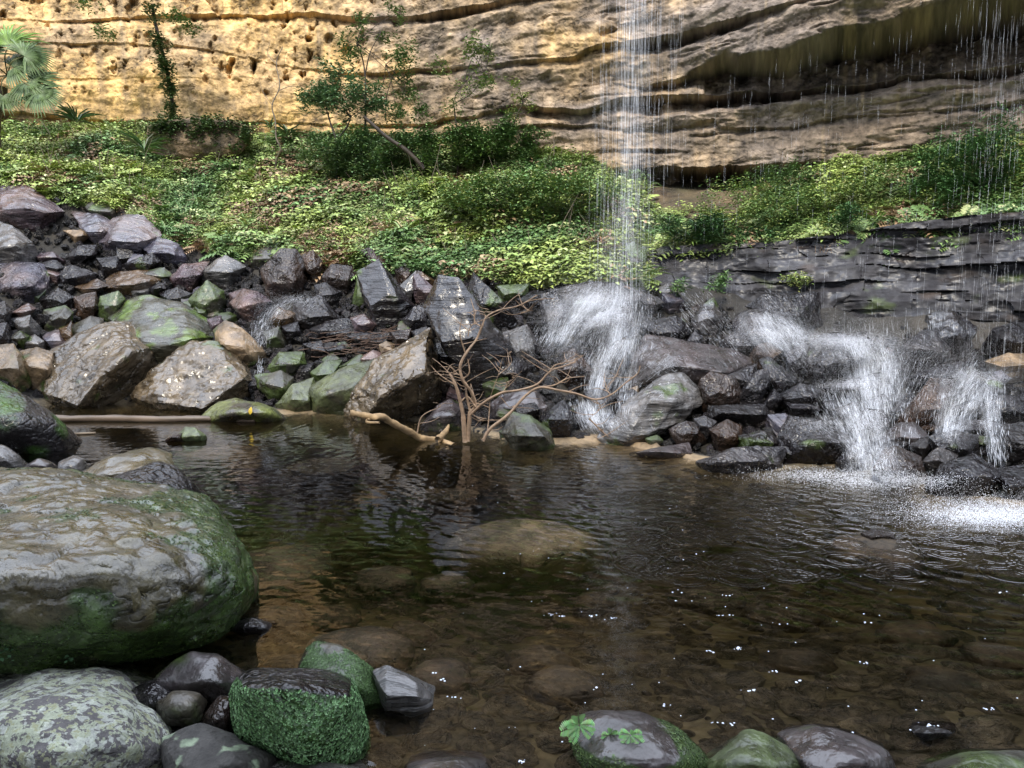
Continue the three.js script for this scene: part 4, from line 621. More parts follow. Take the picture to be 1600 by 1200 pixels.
sheet('silky sheet over the rounded black rock of the right cascade', [[1335, 515, 170], [1360, 560, 140], [1366, 605, 120], [1374, 660, 110]]);
sheet('silky sheet fanning out at the foot of the right cascade', [[1325, 615, 120], [1345, 665, 110], [1358, 705, 100], [1368, 752, 130]]);
sheet('silky film over the domed spray rock', [[1190, 484, 110], [1210, 515, 150], [1240, 556, 130]]);
sheet('silky sheet on the far right step stones', [[1530, 565, 170], [1508, 612, 120], [1490, 655, 80], [1482, 700, 60]]);
sheet('silky runnel under the overhanging black rock', [[1548, 600, 60], [1548, 650, 40], [1556, 715, 34]]);
sheet('low sheet of water dropping onto the sand bar', [[925, 625, 60], [932, 650, 70], [945, 670, 70]]);
function spray(name, label, blobs, sd, rmin = 0.0007, rmax = 0.0017) { // blobs: [px,py,D or 0,sx,sy,sd,count]
  blobs = blobs.map((b) => [...b.slice(0, 6), Math.round(b[6] * (name === 'spray' ? 0.85 : 1.4))]); reseed(sd); const total = blobs.reduce((s, b) => s + b[6], 0), im = new THREE.InstancedMesh(new THREE.OctahedronGeometry(1), mistWater, total), q = new THREE.Object3D(); let i = 0;
  for (const [px, py, D, sx, sy, sz, n] of blobs) for (let k = 0; k < n; k++) { const x = px + gauss() * sx, y = py + gauss() * sy, d = (D || surf(x, y)) - Math.abs(gauss()) * sz, p = P(x, y, d); if (p.y < 0.005) p.y = 0.005 + rnd() * 0.03; q.position.copy(p); q.scale.setScalar(rr(rmin, rmax)); q.rotation.set(rr(0, 3), rr(0, 3), 0); q.updateMatrix(); im.setMatrixAt(i++, q.matrix); }
  put(im, name, label, 'spray', null, 'stuff');
}
spray('spray', 'fine white spray around the landing of the main fall', [[925, 476, 0, 30, 10, 0.12, 24000], [915, 492, 0, 22, 6, 0.05, 12000], [968, 455, 0, 22, 22, 0.25, 9000], [975, 395, FD, 24, 36, 0.2, 5000], [965, 520, 0, 16, 26, 0.12, 9000], [940, 560, 0, 14, 26, 0.1, 5000], [865, 520, 0, 14, 34, 0.15, 5000], [985, 560, 0, 7, 40, 0.1, 5000], [1050, 555, 0, 60, 16, 0.06, 3500], [935, 655, 0, 18, 10, 0.05, 4000]], 31);
spray('spray', 'fine white spray over the right cascade and the domed rock', [[1222, 524, 0, 34, 9, 0.1, 11000], [1330, 533, 0, 34, 6, 0.06, 13000], [1290, 525, 0, 60, 8, 0.1, 5000], [1366, 570, 0, 22, 26, 0.1, 11000], [1325, 600, 0, 26, 5, 0.05, 4500], [1370, 625, 0, 18, 26, 0.1, 7000], [1345, 670, 0, 18, 22, 0.1, 5000], [1290, 662, 0, 26, 6, 0.05, 2500], [1365, 722, 0, 18, 14, 0.08, 4500], [1525, 590, 0, 34, 7, 0.06, 5500], [1485, 640, 0, 9, 26, 0.08, 3500], [1545, 640, 0, 8, 24, 0.08, 2500], [1450, 560, 0, 60, 14, 0.1, 3500]], 32);
spray('spray', 'puff of fine spray above the little spout', [[428, 483, 0, 14, 8, 0.08, 3800], [466, 467, 0, 24, 4, 0.05, 3800], [408, 512, 0, 8, 14, 0.08, 2000]], 33);
spray('splash', 'bright white splash on the pool at the far right', [[1565, 806, 0, 58, 9, 0.05, 7500], [1530, 796, 0, 70, 15, 0.06, 6500], [1390, 752, 0, 55, 7, 0.06, 5000], [1285, 742, 0, 60, 6, 0.05, 2800]], 34, 0.0009, 0.0026);
spray('mist', 'thin drifting mist about the foot of the falls', [[930, 490, 0, 55, 45, 0.6, 42000], [975, 400, FD, 40, 70, 0.5, 16000], [988, 170, FD, 22, 130, 0.2, 26000], [1330, 545, 0, 80, 40, 0.5, 36000], [1500, 590, 0, 60, 50, 0.5, 16000], [1220, 520, 0, 50, 25, 0.4, 12000]], 35, 0.0004, 0.0009);
{ // bubbles drifting on the pool
  reseed(41); const im = new THREE.InstancedMesh(new THREE.SphereGeometry(1, 8, 4, 0, 6.283, 0, 1.571), new THREE.MeshStandardMaterial({ color: new THREE.Color(0.72, 0.78, 0.9), roughness: 0.15 }), 230), q = new THREE.Object3D(); let i = 0;
  const one = (px, py, s) => { const D = dWater(px, py), p = P(px, py, D); q.position.set(p.x, 0.0015, p.z); q.scale.set(s, s * 0.5, s); q.updateMatrix(); if (i < 230) im.setMatrixAt(i++, q.matrix); };
  for (const [px, py, n] of [[925, 963, 6], [955, 966, 7], [860, 960, 6], [880, 963, 4], [1130, 961, 6], [1155, 1014, 8], [1110, 1018, 5], [1210, 1050, 4], [1170, 1079, 7], [1060, 925, 3], [1065, 940, 3], [1135, 930, 4], [1090, 865, 2], [1220, 975, 3], [1352, 974, 3], [710, 1090, 4], [675, 1052, 3], [695, 1063, 3], [1045, 1102, 3], [1120, 1130, 4], [1140, 1132, 4], [1445, 1140, 10], [1460, 1134, 6], [815, 1190, 8], [1545, 1108, 6], [1350, 1035, 4], [1245, 1065, 4], [1560, 925, 3], [930, 1076, 3]]) for (let k = 0; k < n; k++) one(px + gauss() * 6, py + gauss() * 1.2, rr(0.002, 0.0055));
  while (i < 230) { const py = 730 + 440 * rnd(), px = rr(620, 1600); one(px, py, rr(0.0015, 0.0042)); }
  put(im, 'bubbles', 'small white bubbles drifting on the dark pool', 'bubbles', null, 'stuff');
}
{ // letters scratched into the ledge
  ledge.geometry.boundsTree = new MeshBVH(ledge.geometry, { indirect: true }); ledge.raycast = acceleratedRaycast; const L = [];
  for (const [x0, y0, x1, y1] of [[1274, 385, 1274, 396], [1281, 396, 1282, 384], [1282, 384, 1287, 395], [1287, 395, 1289, 383], [1290, 397, 1297, 383], [1297, 383, 1299, 396], [1293, 391, 1299, 390]]) {
    const n = 5; let prev = null; for (let i = 0; i <= n; i++) { const x = mix(x0, x1, i / n), y = mix(y0, y1, i / n); ray.set(V(0, EYE, 0), V(...rayDir(x, y)).normalize()); const h = ray.intersectObject(ledge, false)[0]; if (!h) { prev = null; continue; } const p = P(x, y, -h.point.z - 0.002); if (prev && prev.distanceTo(p) < 0.12) L.push([prev, p, 0.007]); prev = p; }
  }
  if (L.length) { const m = new THREE.Mesh(threads(L), new THREE.MeshStandardMaterial({ color: new THREE.Color().setRGB(0.2, 0.13, 0.08), roughness: 0.9 })); m.name = 'scratched_letters'; m.userData.label = 'faint tan scratched letters'; m.castShadow = m.receiveShadow = true; ledge.add(m); }
}
console.log('water done');

// ------------------------------------------------------------------ dead wood
function limb(pts, r0, r1, rad = 7) { // tapered bent tube through points
  const c = new THREE.CatmullRomCurve3(pts, false, 'centripetal'), n = Math.max(6, pts.length * 6), fr = c.computeFrenetFrames(n), pos = [], uv = [], idx = [];
  for (let i = 0; i <= n; i++) { const p = c.getPoint(i / n), r = mix(r0, r1, i / n) * (1 + 0.18 * ns(i * 0.7, pts[0].x * 9, 3)); for (let k = 0; k <= rad; k++) { const a = k / rad * 6.283, q = r * (1 + 0.2 * ns(Math.cos(a) * 1.5, Math.sin(a) * 1.5, i * 0.35)); const N = fr.normals[i], B = fr.binormals[i]; pos.push(p.x + q * (Math.cos(a) * N.x + Math.sin(a) * B.x), p.y + q * (Math.cos(a) * N.y + Math.sin(a) * B.y), p.z + q * (Math.cos(a) * N.z + Math.sin(a) * B.z)); uv.push(k / rad * 0.15, i * 0.06); } }
  for (let i = 0; i < n; i++) for (let k = 0; k < rad; k++) { const a = i * (rad + 1) + k; idx.push(a, a + rad + 1, a + 1, a + 1, a + rad + 1, a + rad + 2); }
  for (const e of [0, n]) { const ctr = pos.length / 3, p = c.getPoint(e / n); pos.push(p.x, p.y, p.z); uv.push(0, 0); for (let k = 0; k < rad; k++) { const a = e * (rad + 1) + k; e ? idx.push(a, a + 1, ctr) : idx.push(a + 1, a, ctr); } }
  const g = new THREE.BufferGeometry(); g.setAttribute('position', new THREE.Float32BufferAttribute(pos, 3)); g.setAttribute('uv', new THREE.Float32BufferAttribute(uv, 2)); g.setIndex(idx); g.computeVertexNormals(); return g;
}
TEX.bark = makeTex(256, (u, v) => { const a = tfbm(tn1, u, v, 14, 3, 4), b = tfbm(tn2, u, v, 4, 6, 3); const t = 0.35 + 0.9 * (a - 0.3) + 0.4 * (b - 0.5); return [t, t * 0.92, t * 0.84]; });
const wood = (r, g, b, rough = 0.7) => new THREE.MeshStandardMaterial({ color: new THREE.Color().setRGB(r, g, b), map: TEX.bark, bumpMap: TEX.bark, bumpScale: 0.008, roughness: rough });
const mDead = wood(0.64, 0.47, 0.33, 0.65), mPaleWood = wood(0.72, 0.52, 0.28), mDarkWood = wood(0.1, 0.075, 0.055), mGreyWood = wood(0.42, 0.36, 0.28);
const zp = (z, s, D0, jit = 0) => { const [ox, oy, sc] = ZONE[z]; return s.trim().split(/\s+/).map((q) => { const a = q.split(',').map(Number); return P(ox + a[0] / sc, oy + a[1] / sc, D0 + (a[2] ?? 0) + (jit ? rr(-jit, jit) : 0)); }); };
{
  reseed(51); const BD = dWater(726, 690) - 0.1, root = new THREE.Group(), base = P(726, 690, BD).setY(-0.1); root.position.copy(base);
  const add = (name, g) => { g.translate(-base.x, -base.y, -base.z); const m = new THREE.Mesh(g, mDead); m.name = name; root.add(m); return m; };
  const px = (r) => 0.72 * r * BD / F / 2.963;
  add('trunk', limb(zp(5, '1088,1010 1083,960 1078,890 1064,820 1040,740 1014,692,0.05', BD), px(19), px(8), 9));
  add('trunk', limb(zp(5, '1100,1005 1104,940 1112,870,0 1132,842 1116,780,-0.05 1075,720,-0.1 1064,660,-0.1 1090,600,-0.1 1142,530 1166,470 1186,430,0.05 1240,400,0.1 1330,380,0.15 1420,330,0.2', BD), px(15), px(3), 9));
  const B = [
    ['1088,600,-0.1 1062,505,-0.15 1070,440,-0.15', 6, 2], ['1160,475 1132,452,0.1 1128,400,0.1 1112,345,0.15', 6, 2], ['1185,432 1175,415 1195,395,-0.1', 5, 2], ['1100,520 1110,480 1150,440', 4, 2],
    ['1104,890 1180,822,-0.1 1262,780,-0.15 1330,770,-0.2 1420,742,-0.2 1480,682,-0.2 1540,660 1600,640', 10, 4], ['1170,1004,-0.25 1200,952,-0.25 1290,880,-0.25 1370,792,-0.2 1430,757,-0.2 1520,770,-0.2 1600,785,-0.2 1690,812,-0.2 1762,790,-0.2 1830,735,-0.2 1886,690,-0.2 1898,655,-0.2', 12, 3],
    ['1430,757,-0.2 1500,745,-0.15 1560,715,-0.1 1640,705,-0.1', 6, 2], ['1480,682,-0.2 1500,655,-0.2 1560,640,-0.2 1630,610,-0.2', 5, 2], ['1690,812,-0.2 1712,850,-0.2 1660,900,-0.2', 4, 1.5], ['1762,790,-0.2 1740,760,-0.1 1800,690,-0.1', 4, 1.5], ['1060,830 1098,800 1140,850,-0.05 1112,740', 7, 4],
    ['1040,745 1000,720 960,690 928,655', 6, 2], ['1064,700 1030,690 1000,688', 5, 2], ['1075,720,-0.1 1105,690,-0.12 1100,625,-0.12', 6, 3], ['1110,870 1095,800 1085,740 1070,700', 9, 5], ['1190,960,-0.2 1198,880,-0.1 1205,800,-0.1 1240,700,-0.1 1260,620,-0.1', 4, 1.2], ['1240,700,-0.1 1300,640 1290,590', 3, 1.2], ['1262,780,-0.15 1290,735 1350,680', 3, 1.2], ['865,965,-0.1 888,890,-0.1 975,845,-0.1', 6, 2], ['1186,900,-0.2 1150,915 1130,940', 4, 2], ['1240,400,0.1 1300,420,0.2 1400,400,0.2', 3, 1], ['1330,380,0.15 1400,352 1500,345', 2.5, 1], ['1660,900,-0.2 1720,960,-0.2 1750,985,-0.2', 6, 3], ['1250,800 1300,850 1340,820', 3, 1],
  ];
  for (const [s, a, b] of B) add('branch', limb(zp(5, s, BD), px(a), px(b), 6));
  const tw = []; for (let i = 0; i < 110; i++) { const [s] = B[Math.floor(rnd() * B.length)], q = zp(5, s, BD), k = Math.floor(rnd() * (q.length - 1)), p = q[k].clone().lerp(q[k + 1], rnd()), a = rr(0, 6.28), l = rr(0.1, 0.36), e = V(Math.cos(a) * l, rr(-0.1, 0.8) * l, Math.sin(a) * l * 0.7); tw.push(limb([p, p.clone().addScaledVector(e, 0.5).add(V(rr(-0.03, 0.03), rr(-0.03, 0.03), 0)), p.clone().add(e)], 0.0045, 0.0018, 4)); }
  add('twigs', mergeGeometries(tw)).userData.kind = 'stuff';
  put(root, 'dead_branch', 'bare forked reddish-brown dead branch standing in the pool edge', 'branch');
}
const onWater = (z, s, up = 0.03) => { const [ox, oy, sc] = ZONE[z]; return s.trim().split(/\s+/).map((q) => { const a = q.split(',').map(Number), x = ox + a[0] / sc, y = oy + a[1] / sc; return P(x, y, dWater(x, y)).setY(up + (a[2] ?? 0)); }); };
{
  const g = new THREE.Group(); const add = (name, geo) => { const m = new THREE.Mesh(geo, mPaleWood); m.name = name; g.add(m); };
  add('stem', limb(zp(5, '552,876,-0.75 610,884,-0.72 655,893,-0.7 695,890,-0.66 740,915,-0.5 790,942,-0.34 840,968,-0.2 882,992,-0.06 960,1002,0 1035,1032,-0.2', dWater(684, 688)), 0.03, 0.04, 10));
  add('stub', limb(zp(5, '655,893,-0.7 630,915,-0.75 690,920,-0.8', dWater(684, 688)), 0.018, 0.012, 7)); add('stub', limb(onWater(5, '960,1012,0.0 1000,990,0.05 1012,985,0.1'), 0.04, 0.012, 7));
  put(g, 'driftwood', 'pale barkless stick of driftwood floating beside the dead branch', 'driftwood');
  put(new THREE.Mesh(limb(onWater(0, '78,659 160,658 250,659 330,658 400,660', 0.03), 0.05, 0.035, 9), wood(0.24, 0.19, 0.15, 0.5)), 'floating_log', 'long thin grey log floating across the still inlet', 'log');
  put(new THREE.Mesh(limb(onWater(0, '92,680 150,678', 0.01), 0.018, 0.012, 6), mGreyWood), 'floating_stick', 'short thin stick floating in the near shallows', 'stick');
  reseed(61); const tw = []; for (let i = 0; i < 70; i++) { const px = rr(465, 610), py = rr(520, 560) - (px - 465) * 0.06, D = surf(px, py) - rr(0.02, 0.1), p = P(px, py, D), l = rr(0.15, 0.5); tw.push(limb([p, p.clone().add(V(l * 0.5, rr(-0.04, 0.06), rr(-0.05, 0.05))), p.clone().add(V(l, rr(-0.05, 0.12), rr(-0.1, 0.1)))], 0.006, 0.003, 4)); }
  put(new THREE.Mesh(mergeGeometries(tw), wood(0.2, 0.12, 0.08)), 'twig_heap', 'heap of thin dark twigs washed into the rockfall', 'twigs', null, 'stuff');
}

// ------------------------------------------------------------------ greenery
const mLeaf = new THREE.MeshStandardMaterial({ color: 0xffffff, roughness: 0.52, side: THREE.DoubleSide, vertexColors: true });
function leafGeo(list) { // list of [origin, direction, up, length, width, colour]: folded pointed leaf of six faces, bent
  const pos = [], idx = [], col = [], side = V(), q = V();
  for (const [o, d, up, l, w, c] of list) {
    side.crossVectors(d, up).normalize(); const n = pos.length / 3;
    const pt = (f, s, b) => { q.copy(o).addScaledVector(d, l * f).addScaledVector(side, s * w).addScaledVector(up, b * l); pos.push(q.x, q.y, q.z); col.push(c[0], c[1], c[2]); };
    pt(0, 0, 0); pt(0.35, 0.5, 0.1); pt(0.38, 0, 0.04); pt(0.35, -0.5, 0.1); pt(0.72, 0.36, 0.02); pt(0.74, 0, -0.03); pt(0.72, -0.36, 0.02); pt(1, 0, -0.16);
    idx.push(n, n + 1, n + 2, n, n + 2, n + 3, n + 1, n + 4, n + 2, n + 2, n + 4, n + 5, n + 2, n + 5, n + 3, n + 3, n + 5, n + 6, n + 4, n + 7, n + 5, n + 5, n + 7, n + 6);
  }
  const g = new THREE.BufferGeometry(); g.setAttribute('position', new THREE.Float32BufferAttribute(pos, 3)); g.setAttribute('color', new THREE.Float32BufferAttribute(col, 3)); g.setIndex(idx); g.computeVertexNormals(); return g;
}
const W1 = [1, 1, 1], UP = V(0, 1, 0);
const rdir = (lift = 0.3) => { const a = rr(0, 6.283); return V(Math.cos(a), lift + rr(-0.35, 0.5), Math.sin(a)).normalize(); };
const clumpBroad = () => { const l = []; for (let i = 0; i < 36; i++) { const d = rdir(0.2), q = V(gauss(), Math.abs(gauss()) + 0.25, gauss()).normalize().multiplyScalar(rr(0.45, 1)).multiply(V(0.62, 0.85, 0.62)), k = rr(0.6, 1.3); l.push([q, d, V(-d.x * d.y + rr(-0.3, 0.3), 1, -d.z * d.y + rr(-0.3, 0.3)).normalize(), rr(0.14, 0.27), rr(0.09, 0.15), [k, k * rr(0.9, 1.1), k]]); } return leafGeo(l); };
const clumpGrass = () => { const l = []; for (let i = 0; i < 14; i++) { const d = rdir(0.7); l.push([V(rr(-0.12, 0.12), 0, rr(-0.12, 0.12)), d, V(-d.x * d.y, 1, -d.z * d.y).normalize(), rr(0.6, 1.1), rr(0.05, 0.09), [1, 1, 1].map(() => rr(0.8, 1.2))]); } return leafGeo(l); };
const clumpFern = () => { const l = []; for (let i = 0; i < 5; i++) { const d = rdir(0.45), up = V(-d.x * d.y, 1, -d.z * d.y).normalize(), s = V().crossVectors(d, up).normalize(), L = rr(0.7, 1.1); for (let k = 1; k < 8; k++) { const f = k / 8, o = d.clone().multiplyScalar(L * f).addScaledVector(UP, -0.35 * f * f * L), len = 0.34 * Math.sin(Math.PI * (0.15 + 0.8 * (1 - f))) * L; for (const q of [-1, 1]) l.push([o, s.clone().multiplyScalar(q).addScaledVector(d, 0.45).normalize(), up, len, 0.09, W1]); } } return leafGeo(l); };
const lush = (px) => lerpTable([[-100, 0.85], [250, 0.8], [420, 0.72], [560, 0.75], [640, 0.8], [900, 1], [1000, 0.8], [1100, 0.7], [1300, 0.6], [1420, 0.6], [1700, 0.7]], px, 1);
{
  reseed(71); const kinds = [clumpBroad(), clumpBroad(), clumpGrass(), clumpFern()], want = [15000, 15000, 5000, 9500], names = ['broad-leaved', 'small-leaved', 'grassy', 'ferny'];
  const q = new THREE.Object3D(), c = new THREE.Color();
  kinds.forEach((geo, t) => {
    const mats = [], cols = [];
    for (let i = 0; i < want[t] * 3 && mats.length < want[t]; i++) {
      const px = rr(-160, 1760), Dt = px > 1000 ? lerpTable(LEDGE, px, 1) + 0.1 : lerpTable(COL, px, 2) - 0.1, Dc = lerpTable(COL, px, 4) + 0.1, D = mix(Dt, Dc, rnd()), x = (px - 800) / F * D, n = fbm(x * 0.55, D * 0.6, 6 + t * 3, 3);
      if (px > 1000 && px < 1180 && D > mix(Dt, Dc, 0.55)) continue;
      if (rnd() > lush(px) * (0.62 + 2.0 * n)) continue;
      const y = H(x, D), sl = V(H(x - 0.15, D) - H(x + 0.15, D), 0.3, -(H(x, D - 0.15) - H(x, D + 0.15))).normalize();
      q.position.set(x, y + 0.01, -D); q.up.set(0, 1, 0); q.quaternion.setFromUnitVectors(UP, sl.lerp(UP, 0.45).normalize()); q.rotateY(rr(0, 6.283));
      q.scale.setScalar((0.1 + 0.27 * rnd() * rnd() + 0.09 * clamp(n * 3)) * (t === 0 ? 1.15 : t === 1 ? 0.8 : t === 2 ? 1.2 : rr(1, 2.2)) * (px > 1000 ? 0.8 : 1)); q.updateMatrix(); mats.push(q.matrix.clone());
      const m = fbm(x * 0.8 + 4, D * 0.9, 20, 3), brown = sst(0.08, 0.35, fbm(x * 0.9, D * 1.3, 30, 3) + 0.16 * Math.exp(-Math.pow((px - 480) / 150, 2)) - 0.02), yel = sst(-0.25, 0.3, m), v = rr(0.7, 1.35);
      let a = [mix(0.09, 0.25, yel), mix(0.165, 0.31, yel), mix(0.05, 0.075, yel)]; if (rnd() < brown * 0.6) a = [0.22, 0.145, 0.08]; else if (rnd() < 0.1) a = [0.34, 0.38, 0.17];
      cols.push(a.map((z) => z * v));
    }
    const im = new THREE.InstancedMesh(geo, mLeaf, mats.length); mats.forEach((m, i) => { im.setMatrixAt(i, m); im.setColorAt(i, c.setRGB(...cols[i])); });
    put(im, 'ground_cover', `${names[t]} green undergrowth covering the slope below the cliff`, 'undergrowth', null, 'stuff');
  });
}
{ // dry stalks and thin stems standing in the undergrowth
  reseed(171); const l = []; for (let i = 0; i < 320; i++) { const px = rr(0, 1000), D = mix(lerpTable(COL, px, 2) + 0.2, lerpTable(COL, px, 4) - 0.2, rnd()), x = (px - 800) / F * D, b = V(x, H(x, D), -D), h = 0.25 + 0.7 * rnd() * rnd(), e = V(rr(-0.5, 0.5) * h, h, rr(-0.2, 0.3) * h); l.push(limb([b, b.clone().addScaledVector(e, 0.5).add(V(rr(-0.05, 0.05), 0.03, 0)), b.clone().add(e)], 0.007, 0.003, 4)); }
  put(new THREE.Mesh(mergeGeometries(l), mGreyWood), 'dry_stalks', 'thin dry stalks and stems standing in the undergrowth', 'stalks', null, 'stuff');
}
function leaves(blobs, n, size, cols, ratio = 0.4) { // leaves spread through uneven blobs [centre, radius]
  const l = []; const tot = blobs.reduce((s, b) => s + b[1] * b[1], 0);
  for (const [c, r] of blobs) { const m = Math.round(n * r * r / tot), subs = []; for (let k = 0; k < 7; k++) subs.push(V(gauss(), gauss() * 0.7, gauss()).multiplyScalar(r * 0.5)); for (let i = 0; i < m; i++) { const s = subs[i % 7], o = V(gauss(), gauss(), gauss()).multiplyScalar(r * 0.24).add(s).add(c), d = rdir(0.15), k = rr(0.7, 1.3), cc = cols[Math.floor(rnd() * cols.length)]; l.push([o, d, V(-d.x * d.y + rr(-0.3, 0.3), 1, -d.z * d.y + rr(-0.3, 0.3)).normalize(), size * rr(0.7, 1.3), size * ratio, cc.map((z) => z * k)]); } }
  return leafGeo(l);
}
const GREEN = [[0.11, 0.2, 0.06], [0.085, 0.165, 0.055], [0.15, 0.24, 0.07]], DARKG = [[0.055, 0.1, 0.035], [0.07, 0.125, 0.042], [0.1, 0.15, 0.05]], BLUEG = [[0.11, 0.2, 0.09], [0.09, 0.175, 0.07], [0.18, 0.26, 0.14]], YELG = [[0.24, 0.3, 0.075], [0.17, 0.26, 0.07], [0.3, 0.32, 0.1]];
const Z2 = (s) => s.trim().split(/\s+/).map((q) => q.split(',').map(Number));
function shrub(name, label, cat, D, trunks, blobs, n, size, cols, o = {}) { // trunks and blobs in px*2.963 from (400,0)
  reseed(o.seed ?? 90); const ox = o.ox ?? 400, sc = o.sc ?? 2.963, oy = o.oy ?? 0, base = V(0, 0, 0), g = new THREE.Group(); let first = true;
  const pt = (a, dz = 0) => P(ox + a[0] / sc, oy + a[1] / sc, D + (a[2] ?? 0) + dz);
  if (trunks.length) base.copy(pt(Z2(trunks[0][0])[0])); else base.copy(pt([blobs[0][0], blobs[0][1] + blobs[0][2]]));
  for (const [s, a, b] of trunks) { const geo = limb(Z2(s).map((q) => pt(q, rr(-0.05, 0.05))), a, b, 6); geo.translate(-base.x, -base.y, -base.z); const m = new THREE.Mesh(geo, o.bark ?? mDarkWood); m.name = first ? 'trunk' : 'branch'; first = false; g.add(m); }
  if (blobs.length) {
    const bl = blobs.map(([x, y, r]) => [pt([x, y], rr(-0.3, 0.25)), r / sc * D / F]);
    if (trunks.length) for (const [c, r] of bl) { const q = Z2(trunks[Math.min(trunks.length - 1, Math.floor(rnd() * trunks.length))][0]), st = pt(q[q.length - 1]); const tw = [limb([st, st.clone().lerp(c, 0.5).add(V(rr(-0.08, 0.08), 0.08, 0)), c], 0.008, 0.003, 4)]; for (let k = 0; k < 6; k++) tw.push(limb([c, c.clone().add(V(gauss(), gauss(), gauss()).multiplyScalar(r * 0.5))].map((v, i) => i ? v : v.clone()).reduce((a, v, i) => (i ? [...a, a[0].clone().lerp(v, 0.5).add(V(0.01, 0.02, 0)), v] : [v]), []), 0.004, 0.002, 4)); const geo = mergeGeometries(tw); geo.translate(-base.x, -base.y, -base.z); const m = new THREE.Mesh(geo, o.bark ?? mDarkWood); m.name = 'branch'; g.add(m); }
    const geo = leaves(bl, n, size, cols, o.ratio); geo.translate(-base.x, -base.y, -base.z); const m = new THREE.Mesh(geo, mLeaf); m.name = 'crown'; g.add(m);
  }
  g.position.copy(base); return put(g, name, label, cat, o.g);
}
shrub('sapling', 'spreading blue-green sapling with a crooked trunk against the cliff', 'tree', 15.2, [['370,900 378,780 372,650 345,570 325,500', 0.035, 0.014], ['372,650 420,590 440,540', 0.02, 0.01], ['505,560 503,450 480,400', 0.018, 0.01]], [[380, 350, 75], [290, 445, 80], [350, 420, 80], [230, 455, 45], [470, 440, 75], [550, 480, 60], [430, 510, 60]], 3400, 0.1, BLUEG, { seed: 91 });
shrub('sapling', 'tall thin sapling with sparse leaves rising past the cliff bedding line', 'tree', 15.6, [['505,620 508,480 505,350 490,260 465,200', 0.024, 0.008], ['505,350 530,240 580,150', 0.014, 0.006], ['505,520 590,380 600,300', 0.012, 0.006], ['600,560 605,450 640,330', 0.012, 0.006]], [[520, 100, 45], [430, 200, 60], [440, 250, 50], [650, 270, 60], [700, 250, 50], [690, 390, 65], [700, 440, 50], [740, 520, 65], [650, 540, 60], [600, 180, 40], [660, 60, 50]], 2400, 0.09, [...GREEN, [0.14, 0.19, 0.08]], { seed: 92 });
shrub('sapling', 'slim sapling with small airy leaf tufts beside the dark bush', 'tree', 15.0, [['930,850 936,650 920,520 918,460 960,390', 0.02, 0.006], ['920,480 1000,430 1060,340', 0.012, 0.005], ['960,390 1020,320 1040,260', 0.01, 0.005]], [[1040, 215, 60], [990, 245, 50], [1080, 240, 45], [1010, 400, 60], [1060, 370, 55], [860, 310, 45], [930, 520, 45]], 1100, 0.08, [...GREEN, ...YELG], { seed: 93 });
shrub('sapling', 'little leaning sapling at the right end of the dark bush', 'tree', 14.8, [['1190,600 1205,540 1235,480', 0.014, 0.005]], [[1235, 470, 50], [1175, 530, 40], [1195, 385, 30]], 380, 0.08, YELG, { seed: 94 });
shrub('sapling', 'bare pale thin sapling rising in front of the ochre cliff', 'tree', 15.8, [['1275,900 1280,740 1300,690 1280,640 1275,560 1260,490 1295,400 1280,290 1310,215', 0.022, 0.008], ['1290,420 1345,400 1400,405', 0.008, 0.004], ['1285,300 1240,250 1250,200', 0.007, 0.003], ['1262,490 1215,420 1205,380', 0.006, 0.003]], [], 0, 0.08, GREEN, { seed: 95, ox: 0, bark: mGreyWood });
shrub('bush', 'dense dark-leaved bush under the cliff between the saplings', 'bush', 14.9, [], [[850, 650, 90], [950, 610, 90], [1080, 630, 100], [1200, 630, 80], [1130, 710, 95], [1000, 700, 80], [1280, 650, 55], [800, 690, 60], [1240, 740, 60]], 8500, 0.09, [...DARKG, ...GREEN, ...GREEN], { seed: 96 });
shrub('bush', 'shady bush mass at the foot of the spreading sapling', 'bush', 15.0, [], [[480, 680, 110], [400, 740, 90], [560, 700, 100], [640, 720, 90], [700, 640, 70], [330, 700, 70], [540, 790, 80], [260, 700, 70]], 7500, 0.09, [...DARKG, ...BLUEG, ...GREEN], { seed: 97 });
shrub('bush', 'bright leafy bank shrub above the leaning slabs', 'bush', 12.6, [], [[900, 900, 90], [1000, 880, 100], [1120, 900, 110], [1230, 850, 90], [1330, 880, 110], [1440, 860, 100], [1540, 880, 100], [1060, 990, 80], [1300, 990, 90], [1480, 980, 90], [1640, 900, 80]], 9000, 0.085, [...GREEN, ...GREEN, ...YELG], { seed: 98 });
shrub('bush', 'dense long-leaved bush hanging over the right end of the ledge', 'bush', 11.4, [], [[1310, 520, 70], [1400, 490, 90], [1480, 460, 90], [1560, 470, 100], [1420, 570, 90], [1510, 560, 90], [1360, 600, 70], [1600, 540, 90], [1440, 620, 60], [1340, 560, 60]], 6200, 0.1, [[0.035, 0.1, 0.025], [0.05, 0.13, 0.03], [0.08, 0.16, 0.05]], { seed: 99, ox: 800, sc: 2, ratio: 0.24 });
shrub('bush', 'strappy dark green plants along the ledge edge', 'bush', 11.6, [], [[520, 720, 40], [580, 725, 50], [640, 720, 50], [700, 735, 50], [760, 745, 40], [500, 700, 30]], 1500, 0.14, [[0.03, 0.08, 0.025], [0.05, 0.12, 0.03]], { seed: 100, ox: 800, sc: 2, ratio: 0.16 });
shrub('bush', 'small tuft of strappy leaves on the ledge rim', 'bush', 11.2, [], [[1040, 690, 36], [1010, 710, 30], [1060, 670, 30]], 500, 0.13, [[0.04, 0.1, 0.03], [0.06, 0.14, 0.04]], { seed: 101, ox: 800, sc: 2, ratio: 0.16 });
